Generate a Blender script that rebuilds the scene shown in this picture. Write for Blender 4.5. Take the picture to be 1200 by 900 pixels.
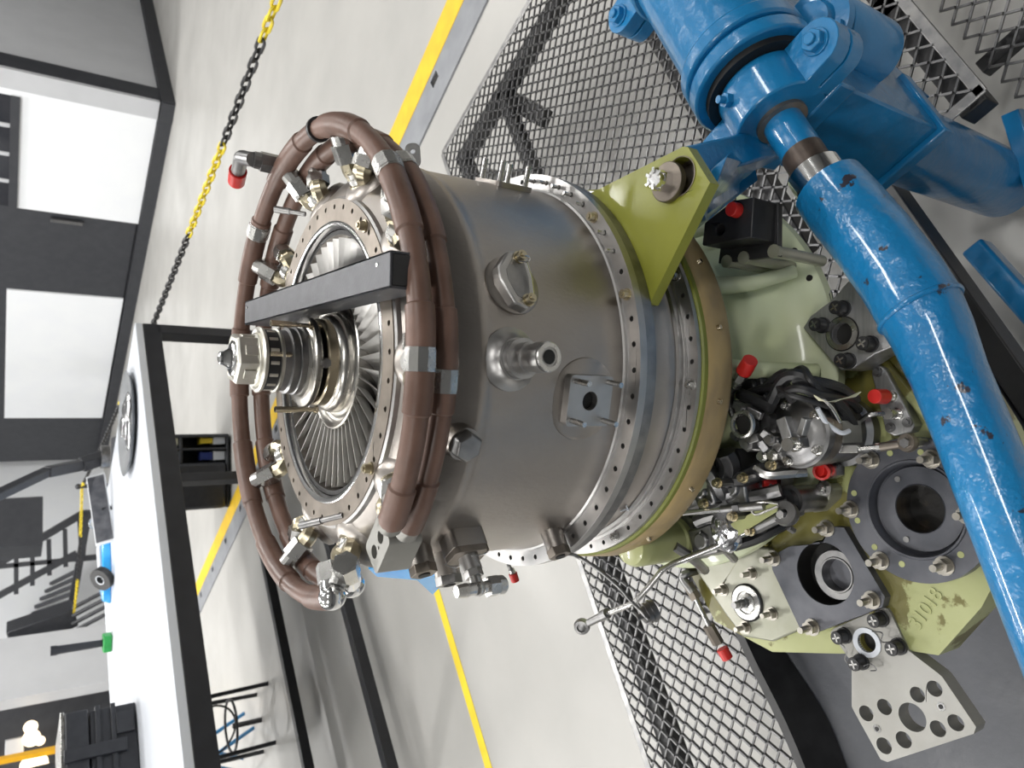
import bpy, bmesh, math, random
from mathutils import Vector, Matrix, noise as mnoise
from mathutils.geometry import tessellate_polygon
random.seed(7)
S = bpy.context.scene
for o in list(bpy.data.objects): bpy.data.objects.remove(o)
COL = S.collection
V = Vector
pi = math.pi
# ------------------------------------------------------------------ camera
# the photograph is a portrait shot turned on its side: "up" in the room is to the left of the picture
F = 856.0
LIFT = 0.05            # everything below is laid out with the lens 1.65 above z=0 and the floor at z=-0.05; lifted at the end
CAMZ = 1.65
_n = V((1850 - 600, 487 - 450, F)).normalized()
_fw = V((0, 0, 1))
_Yw = (_fw - _fw.dot(_n) * _n).normalized()
_up = -_n
_Xw = _Yw.cross(_up)
RW = Matrix((_Xw, _Yw, _up))       # world = RW @ (image right, image down, forward)
cam = bpy.data.cameras.new('camera')
camo = bpy.data.objects.new('camera', cam)
COL.objects.link(camo)
cam.sensor_fit = 'HORIZONTAL'; cam.sensor_width = 36; cam.lens = 36 * F / 1200
cam.clip_start = 0.02; cam.clip_end = 200
rot = Matrix((RW @ V((1, 0, 0)), -(RW @ V((0, 1, 0))), -(RW @ V((0, 0, 1))))).transposed()
camo.matrix_world = Matrix.Translation((0, 0, CAMZ + LIFT)) @ rot.to_4x4()
cam.dof.use_dof = True; cam.dof.focus_distance = 1.05; cam.dof.aperture_fstop = 8.0
S.camera = camo
# ------------------------------------------------------------------ world, lights, exposure
w = bpy.data.worlds.new('world'); S.world = w; w.use_nodes = True
w.node_tree.nodes['Background'].inputs[0].default_value = (.80, .86, .95, 1)
w.node_tree.nodes['Background'].inputs[1].default_value = 0.22
S.view_settings.view_transform = 'Standard'; S.view_settings.look = 'None'
S.view_settings.exposure = 0.0; S.view_settings.gamma = 1; S.view_settings.use_curve_mapping = False
CEIL = 6.6
LAMPS = [(-3.2, -2.2), (-3.2, 2.2), (-3.2, 6.6), (-3.2, 11.0), (1.6, -2.2), (1.6, 2.2), (1.6, 6.6), (1.6, 11.0), (6.2, 0.5), (6.2, 5.0), (6.2, 9.5), (-8.4, 0.5), (-8.4, 5.0), (-8.4, 9.5), (-12.5, 6.0), (-7.0, 13.8)]  # outer left and far stair lamps are unseen fill, added to brighten bench underside and wall
LAMP_W = [85, 85, 195, 180, 85, 85, 180, 180, 60, 90, 120, 200, 280, 260, 280, 260]
for i, (x, y) in enumerate(LAMPS):
    l = bpy.data.lights.new('high_bay_light', 'AREA'); l.shape = 'RECTANGLE'; l.size = 1.5; l.size_y = .5
    l.energy = LAMP_W[i]; l.color = (1.0, .985, .96)
    o = bpy.data.objects.new('high_bay_light', l); COL.objects.link(o); o.location = (x, y, CEIL - .42 - LIFT)

# ------------------------------------------------------------------ helpers
def ray(u, v): return RW @ V((u - 600, v - 450, F))
def P(u, v, Z):                      # photo pixel at a known height -> point in the room
    d = ray(u, v); return V((0, 0, CAMZ)) + d * ((Z - CAMZ) / d.z)
AX = V((.0213, .94, 0))              # engine axis
def PC(u, v, r):                     # photo pixel on the near side of the engine casing of radius r -> (angle, height)
    d = ray(u, v); a = d.x**2 + d.y**2; b = -2 * (d.x * AX.x + d.y * AX.y); c = AX.x**2 + AX.y**2 - r * r
    t = (-b - math.sqrt(max(b * b - 4 * a * c, 0))) / (2 * a); p = d * t
    return math.atan2(p.y - AX.y, p.x - AX.x), p.z + CAMZ
def EP(phi, r, z): return V((AX.x + r * math.cos(phi), AX.y + r * math.sin(phi), z))
def RAD(p): return V((math.cos(p), math.sin(p), 0))
def TAN(p): return V((-math.sin(p), math.cos(p), 0))
ZV = V((0, 0, 1))
def frame(o, z, x=None):             # matrix with local +Z along z
    z = V(z).normalized()
    if x is None: x = V((1, 0, 0)) if abs(z.x) < .9 else V((0, 1, 0))
    x = V(x); x = (x - x.dot(z) * z).normalized(); y = z.cross(x)
    m = Matrix((x, y, z)).transposed().to_4x4(); m.translation = V(o); return m
D = math.radians

class MB:
    def __init__(s): s.v = []; s.f = []
    def add(s, vs, fs, M=None):
        k = len(s.v)
        s.v += [(M @ V(p)) if M is not None else V(p) for p in vs]
        s.f += [tuple(i + k for i in f) for f in fs]; return s
    def box(s, c, size, M=None):
        x, y, z = [q / 2 for q in size]; c = V(c)
        vs = [c + V((i * x, j * y, k * z)) for i in (-1, 1) for j in (-1, 1) for k in (-1, 1)]
        return s.add(vs, [(0, 1, 3, 2), (4, 6, 7, 5), (0, 4, 5, 1), (2, 3, 7, 6), (0, 2, 6, 4), (1, 5, 7, 3)], M)
    def bar(s, p0, p1, wx, wy, up=ZV):
        p0, p1 = V(p0), V(p1); z = p1 - p0; L = z.length
        if abs(z.normalized().dot(V(up))) > .98: up = V((1, 0, 0))
        m = frame(p0, z, V(up).cross(z))
        return s.box((0, 0, L / 2), (wx, wy, L), m)
    def lathe(s, prof, n=32, M=None, phase=0):
        vs = []; fs = []; rings = []
        for r, z in prof:
            if r < 1e-6: rings.append((len(vs), 1)); vs.append((0, 0, z))
            else:
                rings.append((len(vs), n))
                vs += [(r * math.cos(2 * pi * i / n + phase), r * math.sin(2 * pi * i / n + phase), z) for i in range(n)]
        for (a, na), (b, nb) in zip(rings, rings[1:]):
            for i in range(n):
                j = (i + 1) % n
                if na == 1 and nb == 1: continue
                if na == 1: fs.append((a, b + j, b + i))
                elif nb == 1: fs.append((a + i, a + j, b))
                else: fs.append((a + i, a + j, b + j, b + i))
        return s.add(vs, fs, M)
    def cyl(s, p0, p1, r0, r1=None, n=16, phase=0):
        p0, p1 = V(p0), V(p1); r1 = r0 if r1 is None else r1
        L = (p1 - p0).length
        return s.lathe([(0, 0), (r0, 0), (r1, L), (0, L)], n, frame(p0, p1 - p0), phase)
    def hexn(s, p0, p1, r): return s.cyl(p0, p1, r, n=6)
    def stack(s, p0, d, segs, n=20):                     # stepped turned piece: segs of (radius, length)
        z = 0; pr = [(0, 0)]
        for r, l in segs: pr += [(r, z), (r, z + l)]; z += l
        pr.append((0, z)); return s.lathe(pr, n, frame(p0, d))
    def tube(s, path, r, n=10, closed=False):
        path = [V(p) for p in path]; m = len(path)
        rr = r if isinstance(r, (list, tuple)) else [r] * m
        vs = []; fs = []; nx = None
        for i, p in enumerate(path):
            t = ((path[(i + 1) % m] - path[i - 1]) if closed else (path[min(i + 1, m - 1)] - path[max(i - 1, 0)]))
            if t.length < 1e-9: t = V((0, 0, 1))
            t.normalize()
            if nx is None: nx = V((0, 0, 1)) if abs(t.z) < .9 else V((1, 0, 0))
            nx = nx - nx.dot(t) * t; nx.normalize(); ny = t.cross(nx)
            vs += [p + (nx * math.cos(2 * pi * k / n) + ny * math.sin(2 * pi * k / n)) * rr[i] for k in range(n)]
        for i in range(m if closed else m - 1):
            a = i * n; b = ((i + 1) % m) * n
            for k in range(n): fs.append((a + k, a + (k + 1) % n, b + (k + 1) % n, b + k))
        if not closed:
            fs.append(tuple(reversed(range(n)))); fs.append(tuple(range((m - 1) * n, m * n)))
        return s.add(vs, fs)
    def prism(s, out, z0, z1, M=None, holes=(), scale0=1.0):
        polys = [list(map(V, [(p[0], p[1], 0) for p in out]))] + [[V((p[0], p[1], 0)) for p in h] for h in holes]
        flat = [p for q in polys for p in q]; N = len(flat)
        c = sum((p for p in polys[0]), V()) / len(polys[0])
        bot = [c + (p - c) * scale0 for p in flat]
        vs = [(p.x, p.y, z1) for p in flat] + [(p.x, p.y, z0) for p in bot]
        fs = []
        for t in tessellate_polygon(polys):
            a, b, d = t
            nz = (flat[b] - flat[a]).cross(flat[d] - flat[a]).z
            if nz < 0: a, d = d, a
            fs += [(a, b, d), (d + N, b + N, a + N)]
        k = 0
        for qi, q in enumerate(polys):
            m = len(q)
            ar = sum(q[i].x * q[(i + 1) % m].y - q[(i + 1) % m].x * q[i].y for i in range(m))
            flip = (ar > 0) != (qi == 0)
            for i in range(m):
                a, b = k + i, k + (i + 1) % m
                f = (a + N, b + N, b, a)
                fs.append(tuple(reversed(f)) if flip else f)
            k += m
        return s.add(vs, fs, M)
    def sphere(s, c, r, n=14, sc=(1, 1, 1)):
        pr = [(r * math.sin(pi * i / 8), -r * math.cos(pi * i / 8)) for i in range(9)]
        pr[0] = (0, -r); pr[-1] = (0, r)
        return s.lathe(pr, n, Matrix.Translation(V(c)) @ Matrix.Diagonal((*sc, 1)))
    def mesh(s, name, mat, smooth=38):
        me = bpy.data.meshes.new(name); me.from_pydata([tuple(p) for p in s.v], [], s.f)
        me.materials.append(mat)
        if smooth:
            me.polygons.foreach_set('use_smooth', [True] * len(me.polygons))
            me.set_sharp_from_angle(angle=D(smooth))
        me.update(); return me

ORG = {}
def empty(name, loc, label, cat, group=None):
    o = bpy.data.objects.new(name, None); COL.objects.link(o); o.location = loc; o.empty_display_size = .05
    o['label'] = label; o['category'] = cat
    if group: o['group'] = group
    ORG[o] = V(loc); return o
def build(mb, name, mat, parent=None, smooth=38, bevel=0, label=None, cat=None, group=None, kind=None, loc=None):
    org = ORG[parent] if parent else (V(loc) if loc is not None else V((0, 0, 0)))
    mb.v = [p - org for p in mb.v]
    o = bpy.data.objects.new(name, mb.mesh(name, mat, smooth)); COL.objects.link(o)
    if parent: o.parent = parent
    else: o.location = org
    ORG[o] = org
    if bevel:
        b = o.modifiers.new('bevel', 'BEVEL'); b.width = bevel; b.segments = 2; b.limit_method = 'ANGLE'; b.angle_limit = D(40)
        b.harden_normals = False
    if label: o['label'] = label
    if cat: o['category'] = cat
    if group: o['group'] = group
    if kind: o['kind'] = kind
    return o
def inst(me, name, parent, M):       # piece sharing mesh data, placed by a room matrix
    o = bpy.data.objects.new(name, me); COL.objects.link(o); o.parent = parent
    o.matrix_local = Matrix.Translation(-ORG[parent]) @ M; ORG[o] = ORG[parent]; return o
def circle(c, r, n=16): return [(c[0] + r * math.cos(2 * pi * i / n), c[1] + r * math.sin(2 * pi * i / n)) for i in range(n)]
def xy(pts, Z): return [tuple(P(u, v, Z).xy) for u, v in pts]
def smoothpath(pts, k=6, closed=False):          # Catmull-Rom
    pts = [V(p) for p in pts]; n = len(pts); out = []
    for i in range(n if closed else n - 1):
        g = (lambda j: pts[j % n]) if closed else (lambda j: pts[max(0, min(n - 1, j))])
        p0, p1, p2, p3 = g(i - 1), g(i), g(i + 1), g(i + 2)
        for j in range(k):
            t = j / k
            out.append(.5 * ((2 * p1) + (p2 - p0) * t + (2 * p0 - 5 * p1 + 4 * p2 - p3) * t * t + (3 * p1 - p0 - 3 * p2 + p3) * t**3))
    if not closed: out.append(pts[-1])
    return out

# ------------------------------------------------------------------ materials
def mat(name, c, metal=0, rough=.5, c2=None, scale=8, bump=0, bscale=60, coat=0, stretch=None, rvar=0, detail=5, lo=.35, hi=.65, chip=None, chip_t=.68, chip_s=14, spec=None, ior=None, trans=0, alpha=None, bdist=.002):
    m = bpy.data.materials.new(name); m.use_nodes = True; nt = m.node_tree; b = nt.nodes['Principled BSDF']
    L = nt.links.new
    b.inputs['Base Color'].default_value = (*c, 1); b.inputs['Metallic'].default_value = metal; b.inputs['Roughness'].default_value = rough
    b.inputs['Coat Weight'].default_value = coat; b.inputs['Coat Roughness'].default_value = .08
    if spec is not None: b.inputs['Specular IOR Level'].default_value = spec
    if trans: b.inputs['Transmission Weight'].default_value = trans
    if ior: b.inputs['IOR'].default_value = ior
    tc = nt.nodes.new('ShaderNodeTexCoord'); src = tc.outputs['Object']
    if stretch:
        mp = nt.nodes.new('ShaderNodeMapping'); mp.inputs['Scale'].default_value = stretch; L(src, mp.inputs[0]); src = mp.outputs[0]
    col = None
    if c2:
        n = nt.nodes.new('ShaderNodeTexNoise'); n.inputs['Scale'].default_value = scale; n.inputs['Detail'].default_value = detail; L(src, n.inputs['Vector'])
        r = nt.nodes.new('ShaderNodeValToRGB'); r.color_ramp.elements[0].position = lo; r.color_ramp.elements[1].position = hi
        r.color_ramp.elements[0].color = (*c, 1); r.color_ramp.elements[1].color = (*c2, 1)
        L(n.outputs[0], r.inputs[0]); col = r.outputs[0]
        if rvar:
            mr = nt.nodes.new('ShaderNodeMapRange'); mr.inputs[1].default_value = .3; mr.inputs[2].default_value = .7
            mr.inputs[3].default_value = rough - rvar; mr.inputs[4].default_value = rough + rvar
            L(n.outputs[0], mr.inputs[0]); L(mr.outputs[0], b.inputs['Roughness'])
    if chip:
        n = nt.nodes.new('ShaderNodeTexNoise'); n.inputs['Scale'].default_value = chip_s; n.inputs['Detail'].default_value = 8; n.inputs['Roughness'].default_value = .6; L(src, n.inputs['Vector'])
        r = nt.nodes.new('ShaderNodeValToRGB'); r.color_ramp.elements[0].position = chip_t; r.color_ramp.elements[1].position = chip_t + .015
        r.color_ramp.elements[0].color = (0, 0, 0, 1); r.color_ramp.elements[1].color = (1, 1, 1, 1); L(n.outputs[0], r.inputs[0])
        mx = nt.nodes.new('ShaderNodeMix'); mx.data_type = 'RGBA'
        if col: L(col, mx.inputs[6])
        else: mx.inputs[6].default_value = (*c, 1)
        mx.inputs[7].default_value = (*chip, 1); L(r.outputs[0], mx.inputs[0]); col = mx.outputs[2]
    if col: L(col, b.inputs['Base Color'])
    if bump:
        n = nt.nodes.new('ShaderNodeTexNoise'); n.inputs['Scale'].default_value = bscale; n.inputs['Detail'].default_value = 4; L(src, n.inputs['Vector'])
        bp = nt.nodes.new('ShaderNodeBump'); bp.inputs['Strength'].default_value = bump; bp.inputs['Distance'].default_value = bdist
        L(n.outputs[0], bp.inputs['Height']); L(bp.outputs[0], b.inputs['Normal'])
    return m
M_casing = mat('heat_tinted_casing_steel', (.29, .265, .245), 1, .40, (.45, .42, .39), 6, .15, 240, rvar=.06, lo=.3, hi=.7, stretch=(1, 1, .6))
M_flange = mat('machined_flange_steel', (.50, .49, .48), 1, .42, (.42, .415, .41), 30)
M_steel = mat('bright_steel', (.58, .575, .56), 1, .28, (.48, .475, .46), 40, rvar=.06)
M_chrome = mat('polished_steel', (.78, .78, .78), 1, .12)
M_dsteel = mat('dark_steel', (.22, .22, .225), 1, .38, (.32, .315, .31), 40, .1, 120)
M_cream = mat('pale_nut_metal', (.74, .725, .67), 1, .36, (.66, .645, .58), 60)
M_tan = mat('tan_oxide_steel', (.19, .165, .14), .85, .45, (.27, .235, .20), 30)
M_brass = mat('straw_tinted_steel', (.60, .53, .40), 1, .25, (.50, .43, .31), 50)
M_gold = mat('gold_anodised_fitting', (.50, .45, .33), 1, .30, (.42, .37, .26), 60)
M_hose = mat('brown_hose_sleeve', (.125, .072, .054), 0, .42, (.18, .105, .08), 22, .25, 90, rvar=.07, spec=.45)
M_black = mat('black_rubber', (.012, .012, .013), 0, .45, (.022, .022, .024), 30)
M_hole = mat('black_bore', (.006, .006, .006), 0, .6, (.01, .009, .008), 30)
M_soot = mat('oily_black_bore', (.008, .007, .006), 0, .35, (.07, .05, .03), 28, .3, 80, lo=.5, hi=.7)
M_blade = mat('turbine_blade_metal', (.72, .71, .69), 1, .42, (.60, .59, .57), 30)
M_ceil = mat('pale_roof_lining', (.66, .67, .68), 0, .6, (.62, .63, .64), 2)
M_red = mat('red_plastic', (.62, .028, .022), 0, .35, (.52, .02, .016), 30)
M_blue = mat('blue_enamel_paint', (.006, .150, .355), 0, .28, (.009, .185, .42), 4, .5, 34, coat=.55, bdist=.005, chip=(.035, .035, .05), chip_t=.715, chip_s=20)
M_bluew = mat('worn_blue_enamel_paint', (.006, .150, .355), 0, .28, (.009, .19, .43), 5, .8, 26, coat=.6, chip=(.03, .03, .045), chip_t=.635, chip_s=24, bdist=.010)
M_olive = mat('olive_green_paint', (.215, .225, .024), 0, .38, (.26, .27, .034), 10, .12, 90, chip=(.13, .11, .08), chip_t=.685, chip_s=24, coat=.15)
M_olived = mat('olive_drab_paint', (.16, .18, .025), 0, .45, (.19, .21, .03), 20)
M_green = mat('pale_green_primer', (.44, .46, .22), 0, .34, (.33, .35, .13), 9, .25, 45, coat=.3, lo=.3, hi=.7)
M_gear = mat('shade_mottled_green_primer', (.43, .45, .215), 0, .34, (.33, .35, .14), 9, .25, 45, coat=.35, lo=.3, hi=.7, chip=(.15, .135, .03), chip_t=.495, chip_s=6.0)  # random olive patches paint in the shade cast by engine and arm
M_stain = mat('brown_stained_steel', (.05, .038, .032), .4, .4, (.10, .075, .06), 40)
M_green2 = mat('mint_green_primer', (.60, .66, .47), 0, .40, (.53, .57, .34), 6, .2, 40, coat=.2)
M_tanring = mat('varnished_tan_band', (.40, .29, .13), 0, .42, (.27, .20, .105), 14, .1, 60, stretch=(1, 1, 2))
M_alum = mat('brushed_aluminium', (.50, .50, .50), .8, .40, (.40, .40, .40), 20, .1, 300, stretch=(1, 12, 1))
M_plate = mat('milled_plate_metal', (.31, .305, .285), .45, .45, (.25, .245, .225), 12, .06, 200)
M_bar = mat('grey_anodised_bar', (.050, .052, .060), .3, .42, (.07, .072, .082), 40, .1, 300)
M_pad = mat('dark_grey_pad_plate', (.065, .069, .082), .5, .36, (.135, .138, .155), 14, .12, 60)
M_pale = mat('pale_alloy_plate', (.29, .295, .225), .4, .36, (.37, .365, .31), 12, .12, 60)
M_concrete = mat('polished_concrete', (.46, .452, .43), 0, .40, (.355, .35, .335), 1.3, .05, 80, lo=.28, hi=.75, detail=9, rvar=.08, chip=(.34, .325, .29), chip_t=.72, chip_s=1.7)
M_yellow = mat('yellow_floor_paint', (.80, .52, .02), 0, .5, (.70, .45, .02), 12)
M_lane = mat('yellow_lane_paint', (.82, .62, .03), 0, .5, (.74, .55, .03), 12)
M_strip = mat('galvanised_steel_strip', (.25, .26, .28), .4, .5, (.30, .31, .33), 9)
M_white = mat('white_panel_paint', (.80, .82, .84), 0, .35, (.78, .80, .83), 3)
M_grey = mat('grey_panel_paint', (.50, .51, .53), 0, .5, (.47, .48, .50), 3)
M_char = mat('charcoal_frame_paint', (.028, .030, .036), 0, .5, (.036, .038, .044), 8)
M_tabletop = mat('white_laminate', (.66, .69, .74), 0, .32, (.64, .67, .72), 2)
M_tframe = mat('black_table_frame', (.014, .015, .019), 0, .42, (.020, .021, .026), 10)
M_case = mat('black_case_plastic', (.022, .024, .030), 0, .45, (.03, .032, .038), 20, .2, 90)
M_chy = mat('yellow_plastic_chain', (.78, .62, .02), 0, .4, (.72, .56, .02), 20)
M_chk = mat('black_plastic_chain', (.014, .014, .016), 0, .4, (.02, .02, .022), 20)
M_mesh = mat('expanded_steel_mesh', (.10, .10, .105), .75, .38, (.17, .17, .17), 30)
M_frame = mat('black_cart_frame', (.018, .018, .020), 0, .42, (.03, .03, .032), 12, .2, 60)
M_tray = mat('grey_rubber_tray', (.042, .046, .058), 0, .42, (.078, .082, .096), 7, .35, 40, rvar=.1, chip=(.20, .17, .14), chip_t=.74, chip_s=30)
M_foil = mat('crumpled_foil', (.75, .75, .77), 1, .18, (.60, .60, .62), 40, 1.0, 60)
M_bluebag = mat('blue_plastic_film', (.03, .33, .80), 0, .2, (.05, .42, .88), 12, .3, 30, coat=.4)
M_tag = mat('cream_tie_tag', (.72, .70, .52), 0, .6, (.66, .63, .45), 20)
M_warm = mat('warm_lamp_glass', (1, .8, .5), 0, .4)
_b = M_warm.node_tree.nodes['Principled BSDF']; _b.inputs['Emission Color'].default_value = (1, .80, .55, 1); _b.inputs['Emission Strength'].default_value = 2.5
M_led = mat('lamp_diffuser', (1, 1, 1), 0, .4)
_b = M_led.node_tree.nodes['Principled BSDF']; _b.inputs['Emission Color'].default_value = (1, .985, .96, 1); _b.inputs['Emission Strength'].default_value = 6
M_glass = mat('clear_plastic', (.9, .92, .93), 0, .08, trans=1.0, ior=1.35)
M_dglass = mat('dark_window_glass', (.02, .022, .028), 0, .08, (.035, .036, .042), 3, spec=.6)
M_greenp = mat('green_plastic', (.02, .30, .06), 0, .4, (.03, .36, .08), 20)
M_navy = mat('navy_cloth', (.015, .03, .16), 0, .7, (.02, .04, .2), 20)
M_orange = mat('amber_paint', (.80, .42, .01), 0, .4, (.74, .38, .01), 10)

# ------------------------------------------------------------------ the setting
FL = -LIFT
D1 = V((-.61, .79, 0)).normalized()      # room directions: along the dock strip / booth front
D2 = V((-.79, -.61, 0)).normalized()
mb = MB(); mb.box((0, 6, FL - .1), (44, 44, .2)); build(mb, 'floor', M_concrete, kind='structure', smooth=0)
mb = MB(); mb.box((0, 6, CEIL + .1), (44, 44, .2)); build(mb, 'ceiling', M_ceil, kind='structure', smooth=0)
for nm, c, s in (('wall_north', (0, 27, CEIL / 2), (44, .3, CEIL - 2 * FL)), ('wall_south', (0, -15, CEIL / 2), (44, .3, CEIL - 2 * FL)),
                 ('wall_east', (21.8, 6, CEIL / 2), (.3, 44, CEIL - 2 * FL)), ('wall_west', (-21.8, 6, CEIL / 2), (.3, 44, CEIL - 2 * FL))):
    mb = MB(); mb.box(c, s); build(mb, nm, M_grey if nm != 'wall_north' else M_white, kind='structure', smooth=0)
LWHERE = ['rear left', 'left', 'far left', 'farthest left', 'rear centre', 'centre', 'far centre', 'farthest centre', 'near right', 'right', 'far right', 'near outer left, added as fill', 'outer left, added as fill', 'far outer left, added as fill', 'outermost left, added as fill', 'beside the far stair, added as fill']
for i, (x, y) in enumerate(LAMPS):
    o = empty('high_bay_lamp', (x, y, CEIL), 'white high bay ceiling lamp hanging above the hangar floor, %s' % LWHERE[i], 'lamp', 'high bay ceiling lamps')
    mb = MB(); mb.box((x, y, CEIL - .33), (1.6, .6, .1)); build(mb, 'lamp_housing', M_grey, o, bevel=.01)
    mb = MB(); mb.box((x, y, CEIL - .39), (1.5, .5, .02)); build(mb, 'diffuser', M_led, o)
    for s in (-1, 1):
        mb = MB(); mb.cyl((x + .6 * s, y, CEIL - .28), (x + .6 * s, y, CEIL), .006, n=6); build(mb, 'suspension_rod', M_dsteel, o)
# dock strip (steel edge with yellow paint) and lane line, both flush on the floor
a0, a1 = P(549, 0, FL), P(225, 718, FL); d = (a1 - a0).normalized(); nrm = V((-d.y, d.x, 0))
if nrm.x < 0: nrm = -nrm
far = -nrm
s0, s1 = a0 - d * 3.0, a1 + d * 2.0
L = (s1 - s0).length; ms = frame(s0, ZV, d)          # local x along strip, local y across
sy = -1 if (ms.to_3x3() @ V((0, 1, 0))).dot(far) > 0 else -1
hs = []
for k in range(int(L / .62)):
    cx = .3 + k * .62; hs.append([(cx - .035, sy * -.06), (cx + .035, sy * -.06), (cx + .035, sy * -.01), (cx - .035, sy * -.01)])
dock = empty('trim_1', s0, '', '')
del dock['label'], dock['category']; dock['kind'] = 'structure'
HW = .17
mb = MB(); mb.prism([(0, -HW), (L, -HW), (L, HW), (0, HW)], 0, .010, ms, hs); build(mb, 'dock_plate', M_strip, dock, smooth=0)
mb = MB(); mb.prism([(0, sy * .02), (L, sy * .02), (L, sy * .17), (0, sy * .17)], .010, .0125, ms); build(mb, 'painted_edge', M_yellow, dock, smooth=0)
mb = MB(); mb.prism([(0, -.09), (L, -.09), (L, .09), (0, .09)], -.001, .001, ms); build(mb, 'strip_recess', M_hole, dock, smooth=0)
l0, l1 = P(514, 700, FL), P(573, 900, FL); d = (l1 - l0).normalized()
mb = MB(); mb.prism([(-2.5, -.028), (3, -.028), (3, .028), (-2.5, .028)], .0005, .002, frame(l0, ZV, d)); build(mb, 'trim_2', M_lane, kind='structure', smooth=0)

# booth wall behind: white front with charcoal framing, grey side
bc = P(205, 124, FL)
def booth():
    e1 = (P(130, 505, FL) - bc); e1.z = 0; e1.normalize(); e2 = (P(176, -8, FL) - bc); e2.z = 0; e2.normalize()
    return e1, e2
E1, E2 = booth()
def along(u, v):                      # distance along booth front where a photo column meets its base
    p = P(u, v, FL) - bc; return p.dot(E1)
w1, w2, w3, w4 = along(178, 271), along(160, 350), along(134, 508), along(125, 553)
BH = 3.4
root = empty('wall_booth', bc, '', ''); del root['label'], root['category']; root['kind'] = 'structure'
nout = V((E1.y, -E1.x, 0)); nout = nout if nout.dot(-bc) > 0 else -nout
def panel(x0, x1, z0, z1, th, name, m, e=E1, n=nout, off=0, bevel=0):
    mb = MB(); c = bc + e * ((x0 + x1) / 2) + n * (off - th / 2) + ZV * ((z0 + z1) / 2 - bc.z + FL)
    mb.box((0, 0, 0), (x1 - x0, th, z1 - z0), frame(c, ZV, e)); return build(mb, name, m, root, smooth=0, bevel=bevel)
panel(0, w4 + .2, 0, BH, .25, 'booth_core', M_char, off=-.06)
panel(-.04, w4 + .2, 0, .17, .12, 'plinth', M_char, off=.05)
panel(.02, w1, .18, 1.70, .06, 'white_panel', M_white)
panel(.02, .36, 1.70, BH, .06, 'white_panel', M_white)
panel(w2, w3, .20, 1.80, .06, 'white_panel', M_white)
panel(.36, w1, 1.70, 1.80, .05, 'window_frame', M_char, off=.03)
panel(.36, w1, 1.80, 2.9, .02, 'window_pane', M_dglass, off=-.01)
for k in range(1, 4): panel(.36 + (w1 - .36) * k / 4 - .03, .36 + (w1 - .36) * k / 4 + .03, 1.78, 2.9, .05, 'mullion', M_grey, off=.0)
panel(w1, w2, .2, 2.6, .04, 'dark_panel', M_char, off=-.03)
panel(w1 + .10, w1 + .16, .9, 1.3, .04, 'door_handle', M_dsteel, off=.03)
n2 = V((E2.y, -E2.x, 0)); n2 = n2 if n2.dot(-bc) > 0 else -n2
panel(0, 9, .18, BH, .25, 'side_panel', M_grey, E2, n2)
panel(-.04, 9, 0, .17, .30, 'side_plinth', M_char, E2, n2, off=.05)
# ------------------------------------------------------------------ the engine (stands nose down, turbine end up)
ENG = empty('turbine_engine', (AX.x, AX.y, .45), 'gas turbine engine standing nose down with grey steel casing and pale green gearbox', 'engine')
AM = Matrix.Translation(AX)
def ring_holes(r, n, rh, ph=0, k=10): return [circle((r * math.cos(2 * pi * i / n + ph), r * math.sin(2 * pi * i / n + ph)), rh, k) for i in range(n)]
def annulus(mb, r0, r1, z0, z1, n=96, holes=()):
    return mb.prism(circle((0, 0), r1, n), z0, z1, AM, [circle((0, 0), r0, n)] + list(holes))
def part(mb, name, m, parent=None, **k): return build(mb, name, m, parent or ENG, **k)

# shared small hardware
def bolt_mesh(name, m, rh, h, washer=True, dome=False, n=6):
    mb = MB()
    if washer: mb.cyl((0, 0, 0), (0, 0, h * .18), rh * 1.35, n=16)
    mb.cyl((0, 0, h * .1), (0, 0, h), rh, n=n)
    mb.cyl((0, 0, h), (0, 0, h * 1.25), rh * .55, rh * .5, n=10)
    return mb.mesh(name, m)
ME_bolt = bolt_mesh('bolt', M_steel, .0055, .008)
ME_gbolt = bolt_mesh('gold_bolt', M_gold, .0058, .009, n=12)
def stud_mesh(name, r, L, nut_r, nut_h, m=M_steel):
    mb = MB(); mb.cyl((0, 0, -.004), (0, 0, L), r, n=10)
    if nut_r: mb.cyl((0, 0, 0), (0, 0, nut_h * .15), nut_r * 1.3, n=14); mb.hexn((0, 0, nut_h * .1), (0, 0, nut_h), nut_r)
    return mb.mesh(name, m)
M_dsteel2 = mat('plated_stud_steel', (.42, .40, .36), 1, .34, (.34, .32, .28), 60)
ME_stud = stud_mesh('stud', .0028, .019, 0, 0)
ME_studs = stud_mesh('short_stud', .0026, .013, 0, 0)
ME_studn = stud_mesh('stud_with_nut', .0048, .031, .0098, .013, M_dsteel2)
def screw_mesh():
    mb = MB(); mb.stack((0, 0, 0), ZV, [(.0115, .004), (.0095, .017), (.0085, .0015)], 18)
    return mb.mesh('cap_screw', M_black)
ME_screw = screw_mesh()
mb = MB(); mb.box((0, 0, 0), (.012, .0022, .0012)); mb.box((0, 0, 0), (.0022, .012, .0012)); ME_cross = mb.mesh('cross_slot', M_steel)

# --- combustor casing
mb = MB()
prof = [(.205, 1.290), (.214, 1.302), (.228, 1.297), (.243, 1.284), (.255, 1.266), (.2635, 1.247), (.2685, 1.233), (.2700, 1.226), (.2678, 1.219), (.2678, 1.210),
        (.2685, 1.14), (.2690, 1.05), (.2700, 1.036), (.2725, 1.024), (.2725, 1.0215)]
mb.lathe(prof, 128, AM); casing = part(mb, 'combustor_casing', M_casing)
mb = MB(); mb.lathe([(.2686, 1.0335), (.2705, 1.032), (.2705, 1.028), (.2745, 1.026), (.2745, 1.0215)], 128, AM); part(mb, 'weld_bead', M_flange, casing)
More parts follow.
